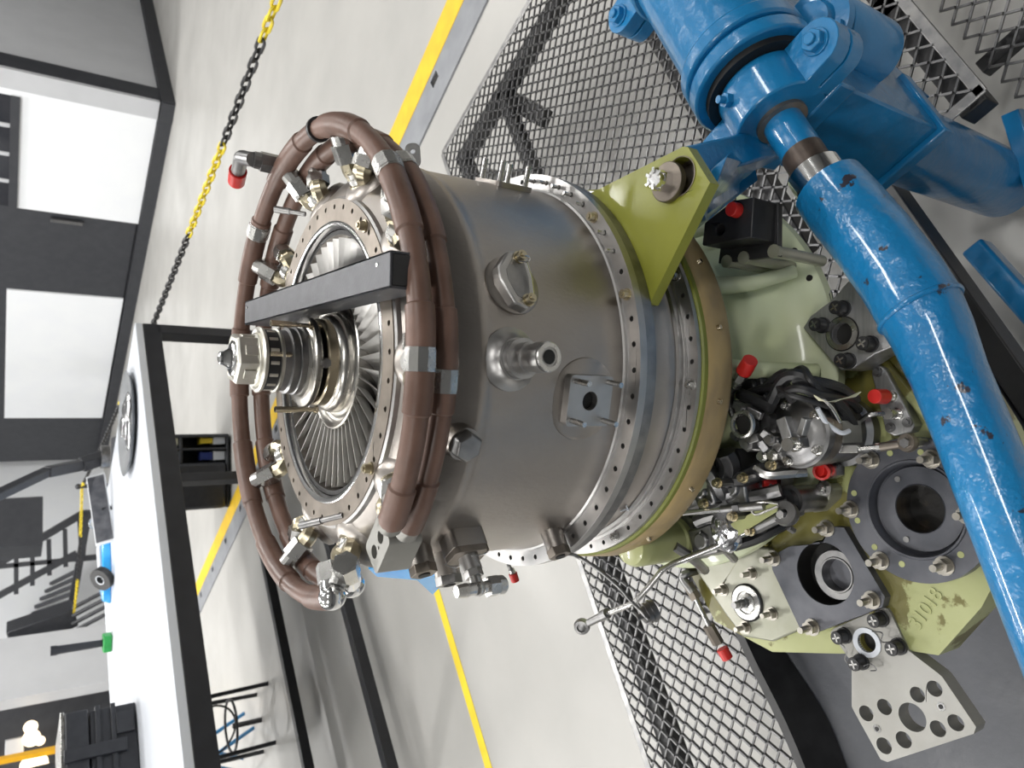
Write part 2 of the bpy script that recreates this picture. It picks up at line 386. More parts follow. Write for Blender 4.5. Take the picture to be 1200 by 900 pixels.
# --- flange 1 and its companion
mb = MB(); annulus(mb, .262, .2965, 1.010, 1.0215, 112, ring_holes(.2855, 56, .0036)); fl1 = part(mb, 'casing_flange', M_flange, bevel=.0008)
mb = MB(); annulus(mb, .255, .2945, .992, 1.0085, 112); part(mb, 'mating_flange', M_dsteel, bevel=.001)
mb = MB(); annulus(mb, .20, .290, .99, 1.012, 64); part(mb, 'flange_gasket', M_hole)
for i in range(56):
    ph = 2 * pi * i / 56; dg = math.degrees(ph) % 360
    if 296 <= dg <= 352:
        hh = int(round(dg / (360 / 56)))
        if hh % 7 in (0,): inst(ME_gbolt, 'bolt', fl1, frame(EP(ph, .2855, 1.0215), ZV))
        else: inst(ME_studs, 'stud', fl1, frame(EP(ph, .2855, 1.0215), ZV))
inst(ME_gbolt, 'bolt', fl1, frame(EP(2 * pi * 45 / 56, .2855, 1.0215), ZV))
# --- second casing, flange 2, coloured rings
mb = MB(); mb.lathe([(.2800, .993), (.2760, .985), (.2660, .975), (.2645, .94), (.2650, .922), (.2690, .916), (.2690, .913)], 112, AM); part(mb, 'turbine_case', M_casing)
mb = MB(); mb.lathe([(.2655, .926), (.270, .9245), (.270, .917), (.2735, .916), (.2735, .9125)], 112, AM); part(mb, 'weld_bead', M_flange)
mb = MB(); annulus(mb, .25, .2905, .9055, .9125, 112, ring_holes(.2805, 58, .0034)); fl2 = part(mb, 'casing_flange', M_flange, bevel=.0007)
mb = MB(); annulus(mb, .20, .287, .900, .9065, 64); part(mb, 'flange_gasket', M_hole)
for dg in (266, 300, 214): inst(ME_bolt, 'bolt', fl2, frame(EP(round(D(dg) / (2 * pi / 58)) * 2 * pi / 58, .2805, .9125), ZV))
mb = MB(); mb.lathe([(.25, .9050), (.2915, .9050), (.2940, .903), (.2945, .897), (.25, .897)], 112, AM); part(mb, 'olive_ring', M_olived)
mb = MB(); mb.lathe([(.25, .897), (.2935, .897), (.2960, .894), (.2995, .858), (.2965, .852), (.25, .850)], 112, AM); tanr = part(mb, 'tan_band', M_tanring)
for dg in (263, 238, 282, 301, 216):
    mb = MB(); p = EP(D(dg), .298, .876); mb.cyl(p - RAD(D(dg)) * .003, p + RAD(D(dg)) * .004, .0045, .003, n=10); part(mb, 'rivet', M_brass, tanr)

# white chalk tick on the second casing
def kp(u, v): ph_, z_ = PC(u, v, .2668); return EP(ph_, .2668, z_)
mb = MB(); mb.tube([kp(727, 599), kp(733, 597), kp(742, 597)], .0013, 6); mb.tube([kp(734, 593), kp(737, 600)], .0013, 6); part(mb, 'chalk_mark', M_tabletop)
# --- exhaust ring and bore
mb = MB()
mb.lathe([(.176, 1.27), (.176, 1.306), (.1775, 1.3095), (.181, 1.3105), (.185, 1.3100), (.186, 1.3085)], 112, AM); part(mb, 'polished_lip', M_chrome)
mb = MB(); annulus(mb, .1855, .2135, 1.300, 1.3095, 112, ring_holes(.2035, 40, .0034, .05)); xr = part(mb, 'exhaust_flange', M_tan, bevel=.0012)
mb = MB(); annulus(mb, .18, .212, 1.294, 1.3015, 64); part(mb, 'flange_gasket', M_hole)
mb = MB(); mb.lathe([(.2135, 1.308), (.2165, 1.306), (.218, 1.299), (.2165, 1.296)], 112, AM); part(mb, 'flange_edge', M_flange, xr)
for dg in (322, 59, 233): inst(ME_gbolt, 'bolt', xr, frame(EP(D(dg), .2035, 1.3095), ZV, RAD(D(dg))))
mb = MB(); mb.lathe([(.176, 1.272), (.1735, 1.300), (.170, 1.300), (.167, 1.270), (.1655, 1.225), (.1655, 1.20)], 96, AM); part(mb, 'shroud', M_casing)
mb = MB(); mb.lathe([(.175, 1.3005), (.1690, 1.3005)], 96, AM); part(mb, 'shroud_groove', M_hole)
mb = MB(); mb.lathe([(.0, 1.215), (.168, 1.215)], 64, AM); part(mb, 'bore_floor', M_hole)
for dg, z1 in ((322, 1.345), (205, 1.35)): pass
# rods standing on the ring (photo: left top and left bottom)
for (u0, v0), (u1, v1) in (((358, 251), (322, 245)), ((402, 604), (352, 616))):
    p0 = P(u0, v0, 1.309); p1 = P(u1, v1, 1.345); mb = MB(); mb.cyl(p0, p0.lerp(p1, .55), .0035, n=10); mb.cyl(p0.lerp(p1, .5), p1, .0048, n=10); part(mb, 'guide_rod', M_dsteel)

M_hub = mat('heat_tinted_rotor_steel', (.50, .49, .47), 1, .27, (.40, .38, .34), 9, rvar=.05)
# --- rotor: hub, blades, shaft stack
def zt(x): return 1.65 - .94 * math.tan(D(34.4) - math.atan((600 - x) / 856))
mb = MB()
mb.lathe([(.0885, 1.235), (.0890, 1.293), (.0880, 1.2965), (.0860, 1.2975), (.0835, 1.2950), (.0815, 1.2915), (.076, 1.2880), (.070, 1.2885), (.0665, 1.2895), (.0655, 1.2915), (.0665, 1.296), (.0660, 1.302), (.0635, 1.307), (.059, 1.3105), (.052, 1.3115)], 96, AM)
rotor = part(mb, 'turbine_rotor', M_hub)
NB = 46
vs = []; fs = []; KR, KC = 7, 9
for i in range(KR):
    t = i / (KR - 1); r = .0875 + t * (.1650 - .0875)
    tw = D(46 + 12 * t); ch = .040 + .004 * t; th = .0017 * (1 - .35 * t)
    ring = []
    for side in (1, -1):
        for j in range(KC):
            s = (j / (KC - 1)); s = s if side == 1 else 1 - s
            if side == -1 and j in (0,): pass
            camb = .006 * 4 * s * (1 - s)
            hh = th * (.25 + 4 * s * (1 - s) * .8)
            a = -s * ch * math.cos(tw); b = -s * ch * math.sin(tw)      # axial drop, tangential drift
            nb = (math.cos(tw), -math.sin(tw))
            tt = b + nb[0] * (camb + side * hh * .6); zz = 1.2965 + .006 * t + a + nb[1] * (camb + side * hh * .6)
            ring.append((r, tt, zz))
    vs += ring
m2 = 2 * KC
for i in range(KR - 1):
    for k in range(m2): fs.append((i * m2 + k, i * m2 + (k + 1) % m2, (i + 1) * m2 + (k + 1) % m2, (i + 1) * m2 + k))
fs.append(tuple(range((KR - 1) * m2, KR * m2)))
mb = MB(); mb.add(vs, fs); ME_blade = mb.mesh('blade', M_blade, 50)
for i in range(NB): inst(ME_blade, 'blade', rotor, AM @ Matrix.Rotation(2 * pi * i / NB, 4, 'Z'))
mb = MB(); mb.lathe([(.058, 1.3085), (.0575, 1.314), (.057, 1.3215), (.0545, 1.3235), (.045, 1.3235), (.040, 1.318), (.040, 1.306)], 72, AM); part(mb, 'straw_ring', M_brass, rotor)
mb = MB(); mb.lathe([(.043, 1.318), (.043, 1.334)], 48, AM); part(mb, 'seal_gap', M_hole, rotor)
mb = MB(); mb.lathe([(.046, 1.331), (.0575, 1.331), (.059, 1.333), (.059, 1.3385), (.0575, 1.340), (.047, 1.3415), (.0455, 1.345), (.042, 1.345)], 72, AM); disc = part(mb, 'seal_disc', M_hub, rotor)
mb = MB(); mb.lathe([(.0435, 1.344), (.0435, 1.352), (.0415, 1.353), (.0425, 1.356), (.0425, 1.362), (.039, 1.3635), (.038, 1.372), (.033, 1.373)], 64, AM); part(mb, 'seal_sleeve', M_dsteel, rotor)
mb = MB(); mb.lathe([(.034, 1.372), (.040, 1.372), (.041, 1.3735), (.041, 1.376), (.036, 1.3775)], 64, AM); part(mb, 'bearing_race', M_cream, rotor)
mb = MB(); mb.lathe([(.0375, 1.375), (.0385, 1.3765), (.0385, 1.392), (.0375, 1.3935)], 64, AM); bear = part(mb, 'bearing_cage', M_black, rotor)
mb = MB(); mb.lathe([(.036, 1.3925), (.0405, 1.3925), (.0415, 1.394), (.0415, 1.3965), (.0385, 1.3985), (.036, 1.3975), (.034, 1.395)], 64, AM); part(mb, 'bearing_race', M_cream, rotor)
mb = MB(); mb.cyl((0, 0, -.0052), (0, 0, .0052), .0030, n=10); ME_roller = mb.mesh('roller', M_cream)
for i in range(15): inst(ME_roller, 'roller', rotor, AM @ Matrix.Rotation(2 * pi * i / 15, 4, 'Z') @ Matrix.Translation((.0368, 0, 1.3845)))
mb = MB(); mb.lathe([(.034, 1.394), (.034, 1.401), (.031, 1.4025), (.030, 1.4035)], 48, AM)
mb.lathe([(.0335, 1.402), (.0335, 1.4235), (.0305, 1.4265), (.026, 1.4268), (.0245, 1.425), (.0245, 1.400)], 6, AM, .35)
for i in range(6): 
    q = .35 + pi / 6 + i * pi / 3; p = EP(q, .0295, 1.4095); mb.box((0, 0, 0), (.013, .016, .0025), frame(p, RAD(q), TAN(q)))
nut = part(mb, 'shaft_nut', M_cream, rotor, bevel=.0006)
mb = MB(); mb.lathe([(.0245, 1.419), (.0225, 1.4215), (.0235, 1.4235), (.0215, 1.4255), (.022, 1.427), (.0195, 1.4285), (.013, 1.4285), (.012, 1.432), (.0085, 1.437), (.008, 1.441), (.004, 1.443), (0, 1.443)], 40, AM)
part(mb, 'threaded_shaft_end', M_chrome, rotor)
for (u0, v0, u1, v1) in ((366, 382, 320, 380), (365, 417, 332, 418), (372, 480, 318, 482)):
    p0 = P(u0, v0, 1.339); p1 = V((p0.x, p0.y, 1.339 + .052))
    mb = MB(); mb.cyl(p0, p1, .0028, n=8); mb.cyl(p0.lerp(p1, .5), p1, .0038, n=8); mb.cyl(p0, p0 + ZV * .004, .005, n=8); part(mb, 'puller_rod', M_brass, rotor)
mb = MB(); p = EP(D(268), .052, 1.3275); mb.hexn(p - RAD(D(268)) * .008, p + RAD(D(268)) * .008, .0065); part(mb, 'balance_plug', M_dsteel, rotor)

# --- fuel manifold hoses: two open rings of brown sleeved hose
def hose_pt(k, ph):
    r, z = ((.300, 1.332), (.289, 1.300))[k]
    return EP(ph, r, z + .011 * math.sin(ph))
def make_hose(k, ph0, ph1, tail0, tail1, bands, black=()):
    n = 760; path = []; rad = []
    joints = [D(18 + 36 * i) for i in range(-8, 12)]
    for i in range(n + 1):
        ph = ph0 + (ph1 - ph0) * i / n
        path.append(hose_pt(k, ph))
        dmin = min(abs((ph - j + pi) % (2 * pi) - pi) for j in joints)
        rr = .0149 if dmin < D(10.5) else .0127
        rad.append(rr)
    path = [V(p) for p in tail0] + path + [V(p) for p in tail1]
    rad = [.0145] * len(tail0) + rad + [.0145] * len(tail1)
    mb = MB(); mb.tube(path, rad, 16); h = part(mb, 'fuel_manifold_hose', M_hose, smooth=30)
    for j in joints:                                   # sleeve end lips
        pass
    for b in bands:
        c = hose_pt(k, b); t = (hose_pt(k, b + .01) - hose_pt(k, b - .01)).normalized()
        mb = MB(); mb.stack(c - t * .012, t, [(.0158, .003), (.0164, .018), (.0158, .003)], 10); part(mb, 'ferrule', M_steel, h, smooth=25)
    for b in black:
        c = hose_pt(k, b); t = (hose_pt(k, b + .01) - hose_pt(k, b - .01)).normalized()
        mb = MB(); mb.stack(c - t * .003, t, [(.0163, .006)], 20); part(mb, 'retaining_band', M_black, h)
    return h
g0, g1 = D(237) - 2 * pi, D(199)
h1 = make_hose(0, g0, g1, [hose_pt(0, D(236) - 2 * pi) - ZV * .002], [], [D(270), D(313), D(47)], [D(-3)])
h2 = make_hose(1, D(232) - 2 * pi, D(196), [], [], [D(266), D(319), D(58)], [])
for h_, k, ph in ((h1, 0, D(236.2)), (h2, 1, D(231.2))):
    c = hose_pt(k, ph); t = (hose_pt(k, ph + .01) - hose_pt(k, ph - .01)).normalized()
    mb = MB(); mb.stack(c - t * .012, t, [(.0105, .003), (.0128, .010), (.0128, .004)], 16); part(mb, 'hose_end', M_plate, h_)
# --- nozzle fittings every 36 degrees
def nozzle(ph, z0=1.288, gap=False):
    R, T = RAD(ph), TAN(ph)
    b0 = EP(ph, .232, z0)
    mb = MB(); d = (R * .9 + ZV * .75).normalized()
    mb.cyl(b0 - d * .012, b0 + d * .010, .021, .0175, 18); nz = part(mb, 'fuel_nozzle', M_gold)
    mb = MB(); mb.stack(b0 + d * .008, d, [(.0150, .004), (.0165, .006), (.0130, .006)], 16); part(mb, 'lock_ring', M_steel, nz)
    for k, sgn in ((0, 1), (1, -1)):
        h = hose_pt(k, ph + sgn * D(3.6))
        s = b0 + d * .012 + T * sgn * .010
        kn = s + d * .011 + T * sgn * .009
        e = h - (h - kn).normalized() * .012
        q = kn.lerp(e, .22)
        mb = MB(); mb.tube(smoothpath([s, s.lerp(kn, .6), kn, q], 5), .0118, 8); part(mb, 'elbow', M_gold, nz, smooth=30)
        mb = MB(); dd = (e - q).normalized(); mb.hexn(q, q.lerp(e, .66), .0160); mb.cyl(q.lerp(e, .6), e, .0130, n=14)
        mb.cyl(q - dd * .002, q, .011, n=14); part(mb, 'coupling_nut', M_steel, nz, smooth=25)
    # lock wire loop
    w0 = b0 + d * .02
    mb = MB(); mb.tube(smoothpath([w0 + T * .017, w0 + R * .012 + ZV * .014 + T * .012, w0 + R * .020 - T * .010, w0 - T * .018 + ZV * .004, w0 - T * .014 - R * .012], 4), .0009, 5); part(mb, 'lock_wire', M_chrome, nz)
    return nz
for i in range(10): nozzle(D(18 + 36 * i))
# bulges on the dome that carry the nozzles
for i in range(10):
    ph = D(18 + 36 * i)
    mb = MB(); mb.sphere((0, 0, 0), 1, 18, (.040, .036, .016)); M = frame(EP(ph, .238, 1.283), (RAD(ph) * .7 + ZV), RAD(ph))
    mb.v = [M @ p for p in mb.v]; part(mb, 'nozzle_boss', M_casing, casing)
# red-capped elbow at the upper left
R, T = RAD(D(28)), TAN(D(28)); hp = hose_pt(0, D(24))
mb = MB(); o0 = hp + R * .012; o1 = P(297, 187, 1.375); o2 = P(283, 185, 1.382); o3 = P(279, 200, 1.374); o4 = P(277, 213, 1.368)
mb.tube(smoothpath([o1, o1.lerp(o2, .5), o2, o2.lerp(o3, .6), o3], 5), .0105, 12); elb = part(mb, 'capped_elbow', M_dsteel)
mb = MB(); mb.hexn(o0, o0.lerp(o1, .75), .0145); mb.cyl(o0.lerp(o1, .7), o1, .012, n=14); part(mb, 'coupling_nut', M_dsteel, elb, smooth=25)
mb = MB(); mb.cyl(o3, o4, .0135, .0128, 20); part(mb, 'dust_cap', M_red, elb, bevel=.001, label='red plastic dust cap')
# pair of end elbows at the hose ends, lower edge
for k in (0, 1):
    e = hose_pt(k, (D(199), D(196))[k]); t = (hose_pt(k, D(201)) - hose_pt(k, D(197))).normalized()
    up = e + t * .012 + ZV * .0; 
    q = P((384, 404)[k], (660, 658)[k], 1.325)
    mb = MB(); mb.sphere(e + t * .006, .0165, 14); mb.cyl(e + t * .006, (e + t * .006).lerp(q, .45), .0135, n=16); end = part(mb, 'end_elbow', M_chrome)
    mb = MB(); mb.hexn((e + t * .006).lerp(q, .42), (e + t * .006).lerp(q, .95), .0155); part(mb, 'coupling_nut', M_steel, end, smooth=25)
# junction block with two holes between hose ends
c = P(442, 638, 1.308); axd = V((P(450, 618, 1.308) - P(434, 657, 1.308))); axd.z = 0
Mk = frame(c, ZV, axd); hl = axd.length / 2
def rrect(hx, hy, r, n=5):
    out = []
    for cx, cy, a0 in ((hx - r, hy - r, 0), (-hx + r, hy - r, pi / 2), (-hx + r, -hy + r, pi), (hx - r, -hy + r, 3 * pi / 2)):
        out += [(cx + r * math.cos(a0 + pi / 2 * i / n), cy + r * math.sin(a0 + pi / 2 * i / n)) for i in range(n + 1)]
    return out
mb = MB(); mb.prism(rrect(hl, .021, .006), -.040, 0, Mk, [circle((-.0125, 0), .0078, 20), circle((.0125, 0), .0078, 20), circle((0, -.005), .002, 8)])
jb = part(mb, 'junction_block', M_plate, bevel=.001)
mb = MB(); mb.box((0, 0, -.030), (hl * 1.7, .034, .01), Mk); part(mb, 'bore_shade_plate', M_hole, jb)  # black sheet colours in the shade inside the block's two holes

# --- bosses and ports on the casing
def cpt(u, v, r=.268):
    ph, z = PC(u, v, r); return EP(ph, r, z), RAD(ph), TAN(ph), ph, z
# pointed pad with two wired bolts
p, R, T, ph, z = cpt(600, 334); Mx = frame(p, R, T)                     # x tangential, y up, z outward
mb = MB(); mb.lathe([(0, -.006), (.036, -.006), (.036, .001), (.033, .0025), (0, .0025)], 32, Mx); ip = part(mb, 'igniter_pad', M_casing)
pts = [(-.036, -.004), (-.030, .012), (-.004, .026), (.014, .026), (.034, .010), (.036, -.006), (.030, -.016), (.004, -.020), (-.026, -.016)]
mb = MB(); mb.prism(pts, 0, .016, Mx); part(mb, 'cover_plate', M_flange, ip, bevel=.0025)
mb = MB(); mb.prism([(q[0] * .7, q[1] * .62) for q in pts], .0155, .0165, Mx); part(mb, 'cover_recess', M_dsteel, ip)
bp = [(.027, -.004), (-.026, -.006)]
for q in bp: inst(ME_gbolt, 'bolt', ip, Mx @ Matrix.Translation((q[0], q[1], .016)))
mb = MB(); mb.tube([Mx @ V((.020, -.008, .023)), Mx @ V((.0, -.012, .022)), Mx @ V((-.022, -.009, .024))], .0011, 5)
mb.tube(smoothpath([Mx @ V((.026, .002, .022)), Mx @ V((.024, -.010, .026)), Mx @ V((.018, -.009, .026)), Mx @ V((.019, .002, .022))], 4), .0009, 5); part(mb, 'lock_wire', M_chrome, ip)
# threaded port
p, R, T, ph, z = cpt(598, 421); 
mb = MB(); mb.lathe([(0, -.006), (.036, -.006), (.036, .0005), (.031, .003), (.024, .010), (.0235, .014), (0, .014)], 36, frame(p, R)); pt = part(mb, 'pressure_port', M_flange)
mb = MB(); mb.stack(p + R * .013, R, [(.0225, .003), (.0205, .008), (.0225, .002), (.0175, .002), (.0175, .012), (.0150, .003), (.0150, .010), (.0165, .002), (.0165, .014), (.015, .002)], 28); part(mb, 'threaded_stem', M_flange, pt, smooth=25)
mb = MB(); mb.lathe([(.0105, .0722), (.0150, .0722), (.0160, .0712)], 24, frame(p, R)); mb.lathe([(.0105, .0722), (.0095, .064), (0, .064)], 24, frame(p, R)); part(mb, 'stem_mouth', M_steel, pt)
mb = MB(); mb.lathe([(0, .0715), (.0078, .0715)], 20, frame(p, R)); part(mb, 'stem_bore', M_hole, pt)
# square pad with four studs
p, R, T, ph, z = cpt(684, 468); Mx = frame(p, R, T)
mb = MB(); mb.lathe([(0, -.008), (.051, -.008), (.050, -.001), (.046, .001), (0, .001)], 40, Mx); sp = part(mb, 'square_pad', M_casing)
mb = MB(); mb.prism(rrect(.0305, .033, .005), -.004, .012, Mx, [circle((0, 0), .0115, 24)]); part(mb, 'pad_plate', M_flange, sp, bevel=.0012)
mb = MB(); mb.cyl(Mx @ V((0, 0, .000)), Mx @ V((0, 0, .003)), .0118, n=20); part(mb, 'pad_bore', M_hole, sp)
for i in (-1, 1):
    for j in (-1, 1): inst(ME_stud, 'stud', sp, Mx @ Matrix.Translation((i * .0235, j * .0245, .012)) @ Matrix.Scale(1.25, 4))
# hex plug
p, R, T, ph, z = cpt(541, 518, .268)
mb = MB(); mb.cyl(p - R * .012, p + R * .006, .022, .019, 24); hp_ = part(mb, 'plug_boss', M_casing)
mb = MB(); mb.lathe([(0, .005), (.0175, .005), (.0175, .016), (.0150, .019), (0, .019)], 6, frame(p, R, T)); part(mb, 'hex_plug', M_dsteel, hp_, bevel=.001)
# lower-edge bosses
def edge_boss(u, v, du, dv, r, name, L=.03, zoff=0, nutmat=M_tan):
    p, R, T, ph, z = cpt(u, v)
    mb = MB(); mb.cyl(p - R * .012, p + R * L, r, r * .97, 18); b = part(mb, name, M_casing)
    mb = MB(); mb.hexn(p + R * (L - .001), p + R * (L + .011), r * 1.02); part(mb, 'hex_nut', nutmat, b, bevel=.0008)
    mb = MB(); mb.cyl(p + R * (L + .009), p + R * (L + .0125), r * .45, n=12); part(mb, 'nut_bore', M_hole, b)
    return p, R, T, b
pA = edge_boss(646, 622, 0, 0, .0155, 'thermocouple_boss', .026)
pB = edge_boss(490, 643, 0, 0, .0165, 'drain_boss', .022)
pC2 = edge_boss(520, 648, 0, 0, .0170, 'drain_boss', .030, nutmat=M_dsteel)
p, R, T, ph, z = cpt(540, 627); Mx = frame(p, R, T)
mb = MB(); mb.prism(rrect(.018, .024, .006), -.01, .022, Mx); tb = part(mb, 'drain_valve_block', M_casing, bevel=.002)
mb = MB(); mb.prism(rrect(.0175, .0235, .006), .022, .030, Mx); part(mb, 'block_cover', M_tan, tb, bevel=.001)
t0 = p + R * .03
mb = MB(); mb.cyl(t0, t0 + R * .018, .0125, n=16); mb.hexn(t0 + R * .016, t0 + R * .026, .0115); part(mb, 'valve_neck', M_flange, tb, smooth=25)
tt = t0 + R * .040
mb = MB(); mb.cyl(t0 + R * .024, tt, .0075, n=14); mb.sphere(tt, .0095)
mb.cyl(tt, tt + ZV * .018, .0075, n=14); mb.cyl(tt + ZV * .016, tt + ZV * .030, .0085, .007, 14); part(mb, 'tee_fitting', M_steel, tb)
mb = MB(); mb.cyl(tt, tt - ZV * .016, .0075, n=14); mb.hexn(tt - ZV * .012, tt - ZV * .026, .0125); mb.cyl(tt - ZV * .026, tt - ZV * .034, .0115, n=16); mb.cyl(tt - ZV * .034, tt - ZV * .037, .009, n=16); part(mb, 'tee_nut', M_steel, tb, smooth=25)
mb = MB(); mb.tube(smoothpath([Mx @ V((-.016, .024, .028)), Mx @ V((-.012, .012, .036)), Mx @ V((.010, .004, .034)), Mx @ V((.017, -.012, .036)), Mx @ V((.012, -.024, .028))], 4), .0010, 5); part(mb, 'lock_wire', M_chrome, tb)
# stud pad at the upper edge
ph = D(343); z0 = 1.086; p = EP(ph, .268, z0); R, T = RAD(ph), TAN(ph); Mx = frame(p, R, T)
mb = MB(); mb.prism(rrect(.034, .030, .008), -.01, .006, Mx); up_ = part(mb, 'upper_pad', M_casing, bevel=.003)
for i in (-1, 1):
    for j in (-1, 1): inst(ME_stud, 'stud', up_, Mx @ Matrix.Translation((i * .024, j * .021, .005)) @ Matrix.Scale(1.5, 4))
# little tab at the top right of the casing
p = P(484, 182, 1.215); 
mb = MB(); Mt = frame(p, V((0, -1, .6)), V((1, 0, .1))); mb.prism(rrect(.016, .010, .008), -.0015, .0015, Mt, [circle((.005, 0), .0035, 10)]); tab = part(mb, 'bracket_tab', M_dsteel)
mb = MB(); mb.bar(p - V((.012, 0, 0)), EP(D(8), .262, 1.205), .012, .003); part(mb, 'tab_leg', M_dsteel, tab)
# blue film tucked behind the junction block
mb = MB(); q = [P(432, 667, 1.24), P(480, 655, 1.22), P(528, 652, 1.16), P(535, 668, 1.15), P(507, 697, 1.12), P(502, 680, 1.14), P(470, 668, 1.18), P(442, 676, 1.22)]
ctr = sum(q, V()) / len(q)
dn = V((.012, .02, -.006))
n_ = len(q); mb.add(q + [p_ + dn for p_ in q] + [ctr - dn * .6, ctr + dn * 1.6], [(i, (i + 1) % n_, 2 * n_) for i in range(n_)] + [(n_ + (i + 1) % n_, n_ + i, 2 * n_ + 1) for i in range(n_)] + [(i, n_ + i, n_ + (i + 1) % n_, (i + 1) % n_) for i in range(n_)])
part(mb, 'protective_film', M_bluebag, label='blue plastic film taped over an opening', smooth=0)
# curled thermocouple lead with red cap under the tee
mb = MB(); mb.tube(smoothpath([P(606, 640, 1.02), P(594, 648, 1.0), P(596, 662, .985), P(600, 669, .98)], 6), .0032, 8); tl = part(mb, 'capped_lead', M_dsteel)
mb = MB(); mb.cyl(P(599, 667, .98), P(602, 674, .975), .005, n=12); part(mb, 'lead_collar', M_steel, tl)
mb = MB(); mb.cyl(P(601, 672, .977), P(604, 681, .972), .0072, .0066, 14); part(mb, 'dust_cap', M_red, tl, label='small red dust cap')

# --- inlet housing, mint green, below the tan band
mb = MB()
mb.lathe([(.288, .851), (.268, .842), (.248, .822), (.240, .795), (.243, .765), (.256, .730), (.280, .700), (.312, .682), (.334, .676), (.3395, .672), (.3395, .655), (.30, .645)], 112, AM)
inl = part(mb, 'inlet_housing', M_green2)
for i in range(40):
    ph = 2 * pi * i / 40
    if not (D(290) < ph or ph < D(40)): continue
    mb = MB(); p = EP(ph, .328, .6775); mb.cyl(p - ZV * .004, p + ZV * .0015, .0048, n=12); part(mb, 'flange_hole', M_hole, inl)
for dg in (272, 300, 328, 200, 232):
    ph = D(dg); mb = MB()
    mb.tube(smoothpath([EP(ph, .255, .842), EP(ph, .262, .80), EP(ph, .280, .745), EP(ph, .318, .690)], 5), [.016 - .0004 * i for i in range(16)], 10)
    part(mb, 'housing_rib', M_green2, inl)

# --- accessory gearbox, pale green, its mounting faces looking up
GZ = .635
out = [(800, 655), (838, 728), (905, 764), (985, 766), (1062, 762), (1100, 768), (1150, 712), (1188, 640), (1200, 560), (1175, 500), (1130, 425), (1050, 372), (965, 395), (880, 470), (815, 570)]
o2 = xy(out, GZ)
gh = []
for u, v, r_ in ((1072, 597, .070), (966, 672, .048), (1016, 753, .016)):
    q = P(u, v, GZ + .012); gh.append(circle((q.x, q.y), r_, 32))
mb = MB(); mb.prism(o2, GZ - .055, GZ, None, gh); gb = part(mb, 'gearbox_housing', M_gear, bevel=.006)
o3 = [tuple((V(q) - V((-.12, .60))) * .84 + V((-.12, .60))) for q in o2]
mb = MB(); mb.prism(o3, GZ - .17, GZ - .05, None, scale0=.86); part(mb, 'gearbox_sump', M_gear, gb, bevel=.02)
# ribs on the gearbox face
for (u0, v0, u1, v1, wd) in ((840, 700, 868, 655, .010), (900, 640, 880, 600, .010), (1000, 640, 1030, 735, .012), (1030, 420, 1100, 500, .016), (960, 430, 940, 520, .014)):
    a_, b_ = P(u0, v0, GZ + .004), P(u1, v1, GZ + .004)
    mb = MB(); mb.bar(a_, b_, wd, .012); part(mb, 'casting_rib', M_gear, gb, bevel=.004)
# cast part number
tx = bpy.data.curves.new('cast_number', 'FONT'); tx.body = '31018'; tx.size = .026; tx.extrude = .001; tx.align_x = 'CENTER'; tx.align_y = 'CENTER'
to = bpy.data.objects.new('cast_number_tmp', tx); COL.objects.link(to)
dg_ = bpy.context.evaluated_depsgraph_get(); me = bpy.data.meshes.new_from_object(to.evaluated_get(dg_)); bpy.data.objects.remove(to)
me.name = 'cast_number'; me.materials.clear(); me.materials.append(M_green)
dirn = P(1092, 703, GZ) - P(1076, 727, GZ); dirn.z = 0
inst(me, 'cast_number', gb, frame(P(1085, 714, GZ + .0005), ZV, dirn))

def pad_pts(pts, Z): return xy(pts, Z)
def circ_at(u, v, Z, r, n=28): c = P(u, v, Z); return circle((c.x, c.y), r, n)
# big round pad
PZ = .652
c = P(1072, 597, PZ)
Mp = Matrix.Translation((c.x, c.y, 0))
mb = MB(); mb.prism(circle((0, 0), .0965, 56), GZ - .01, PZ, Mp, [circle((0, 0), .066, 48)]); bp_ = part(mb, 'round_drive_pad', M_pad, bevel=.0015)
mb = MB(); mb.lathe([(.0672, PZ - .001), (.0655, PZ + .0015), (.0630, PZ + .0015), (.0615, PZ - .004), (.0600, PZ - .016), (.0575, PZ - .018), (.0565, PZ - .013), (.0335, PZ - .013), (.0325, PZ - .012), (.0318, PZ - .014)], 56, Mp); rs = part(mb, 'seal_recess', M_pad, bp_)
mb = MB(); mb.lathe([(0, PZ - .050), (.0318, PZ - .050), (.0318, PZ - .014)], 40, Mp); part(mb, 'drive_bore', M_soot, bp_)
for an in (40, 160, 265):
    mb = MB(); q = Mp @ V((.047 * math.cos(D(an)), .047 * math.sin(D(an)), PZ - .013)); mb.cyl(q - ZV * .002, q + ZV * .002, .004, n=12); part(mb, 'recess_screw', M_dsteel, bp_)
for (u, v) in ((1014, 539), (1085, 538), (1127, 603), (1025, 657), (1100, 663), (990, 597)):
    q = P(u + 7, v, PZ); inst(ME_studn, 'stud', bp_, frame((q.x, q.y, PZ), ZV))
for (u, v) in ((1043, 531), (1001, 578), (1005, 610), (1025, 641), (1057, 661), (1126, 650), (1079, 530)):
    mb = MB(); q = P(u, v, PZ); mb.cyl(q - ZV * .003, q + ZV * .0006, .0042, n=14); part(mb, 'plug_dot', M_green, bp_)
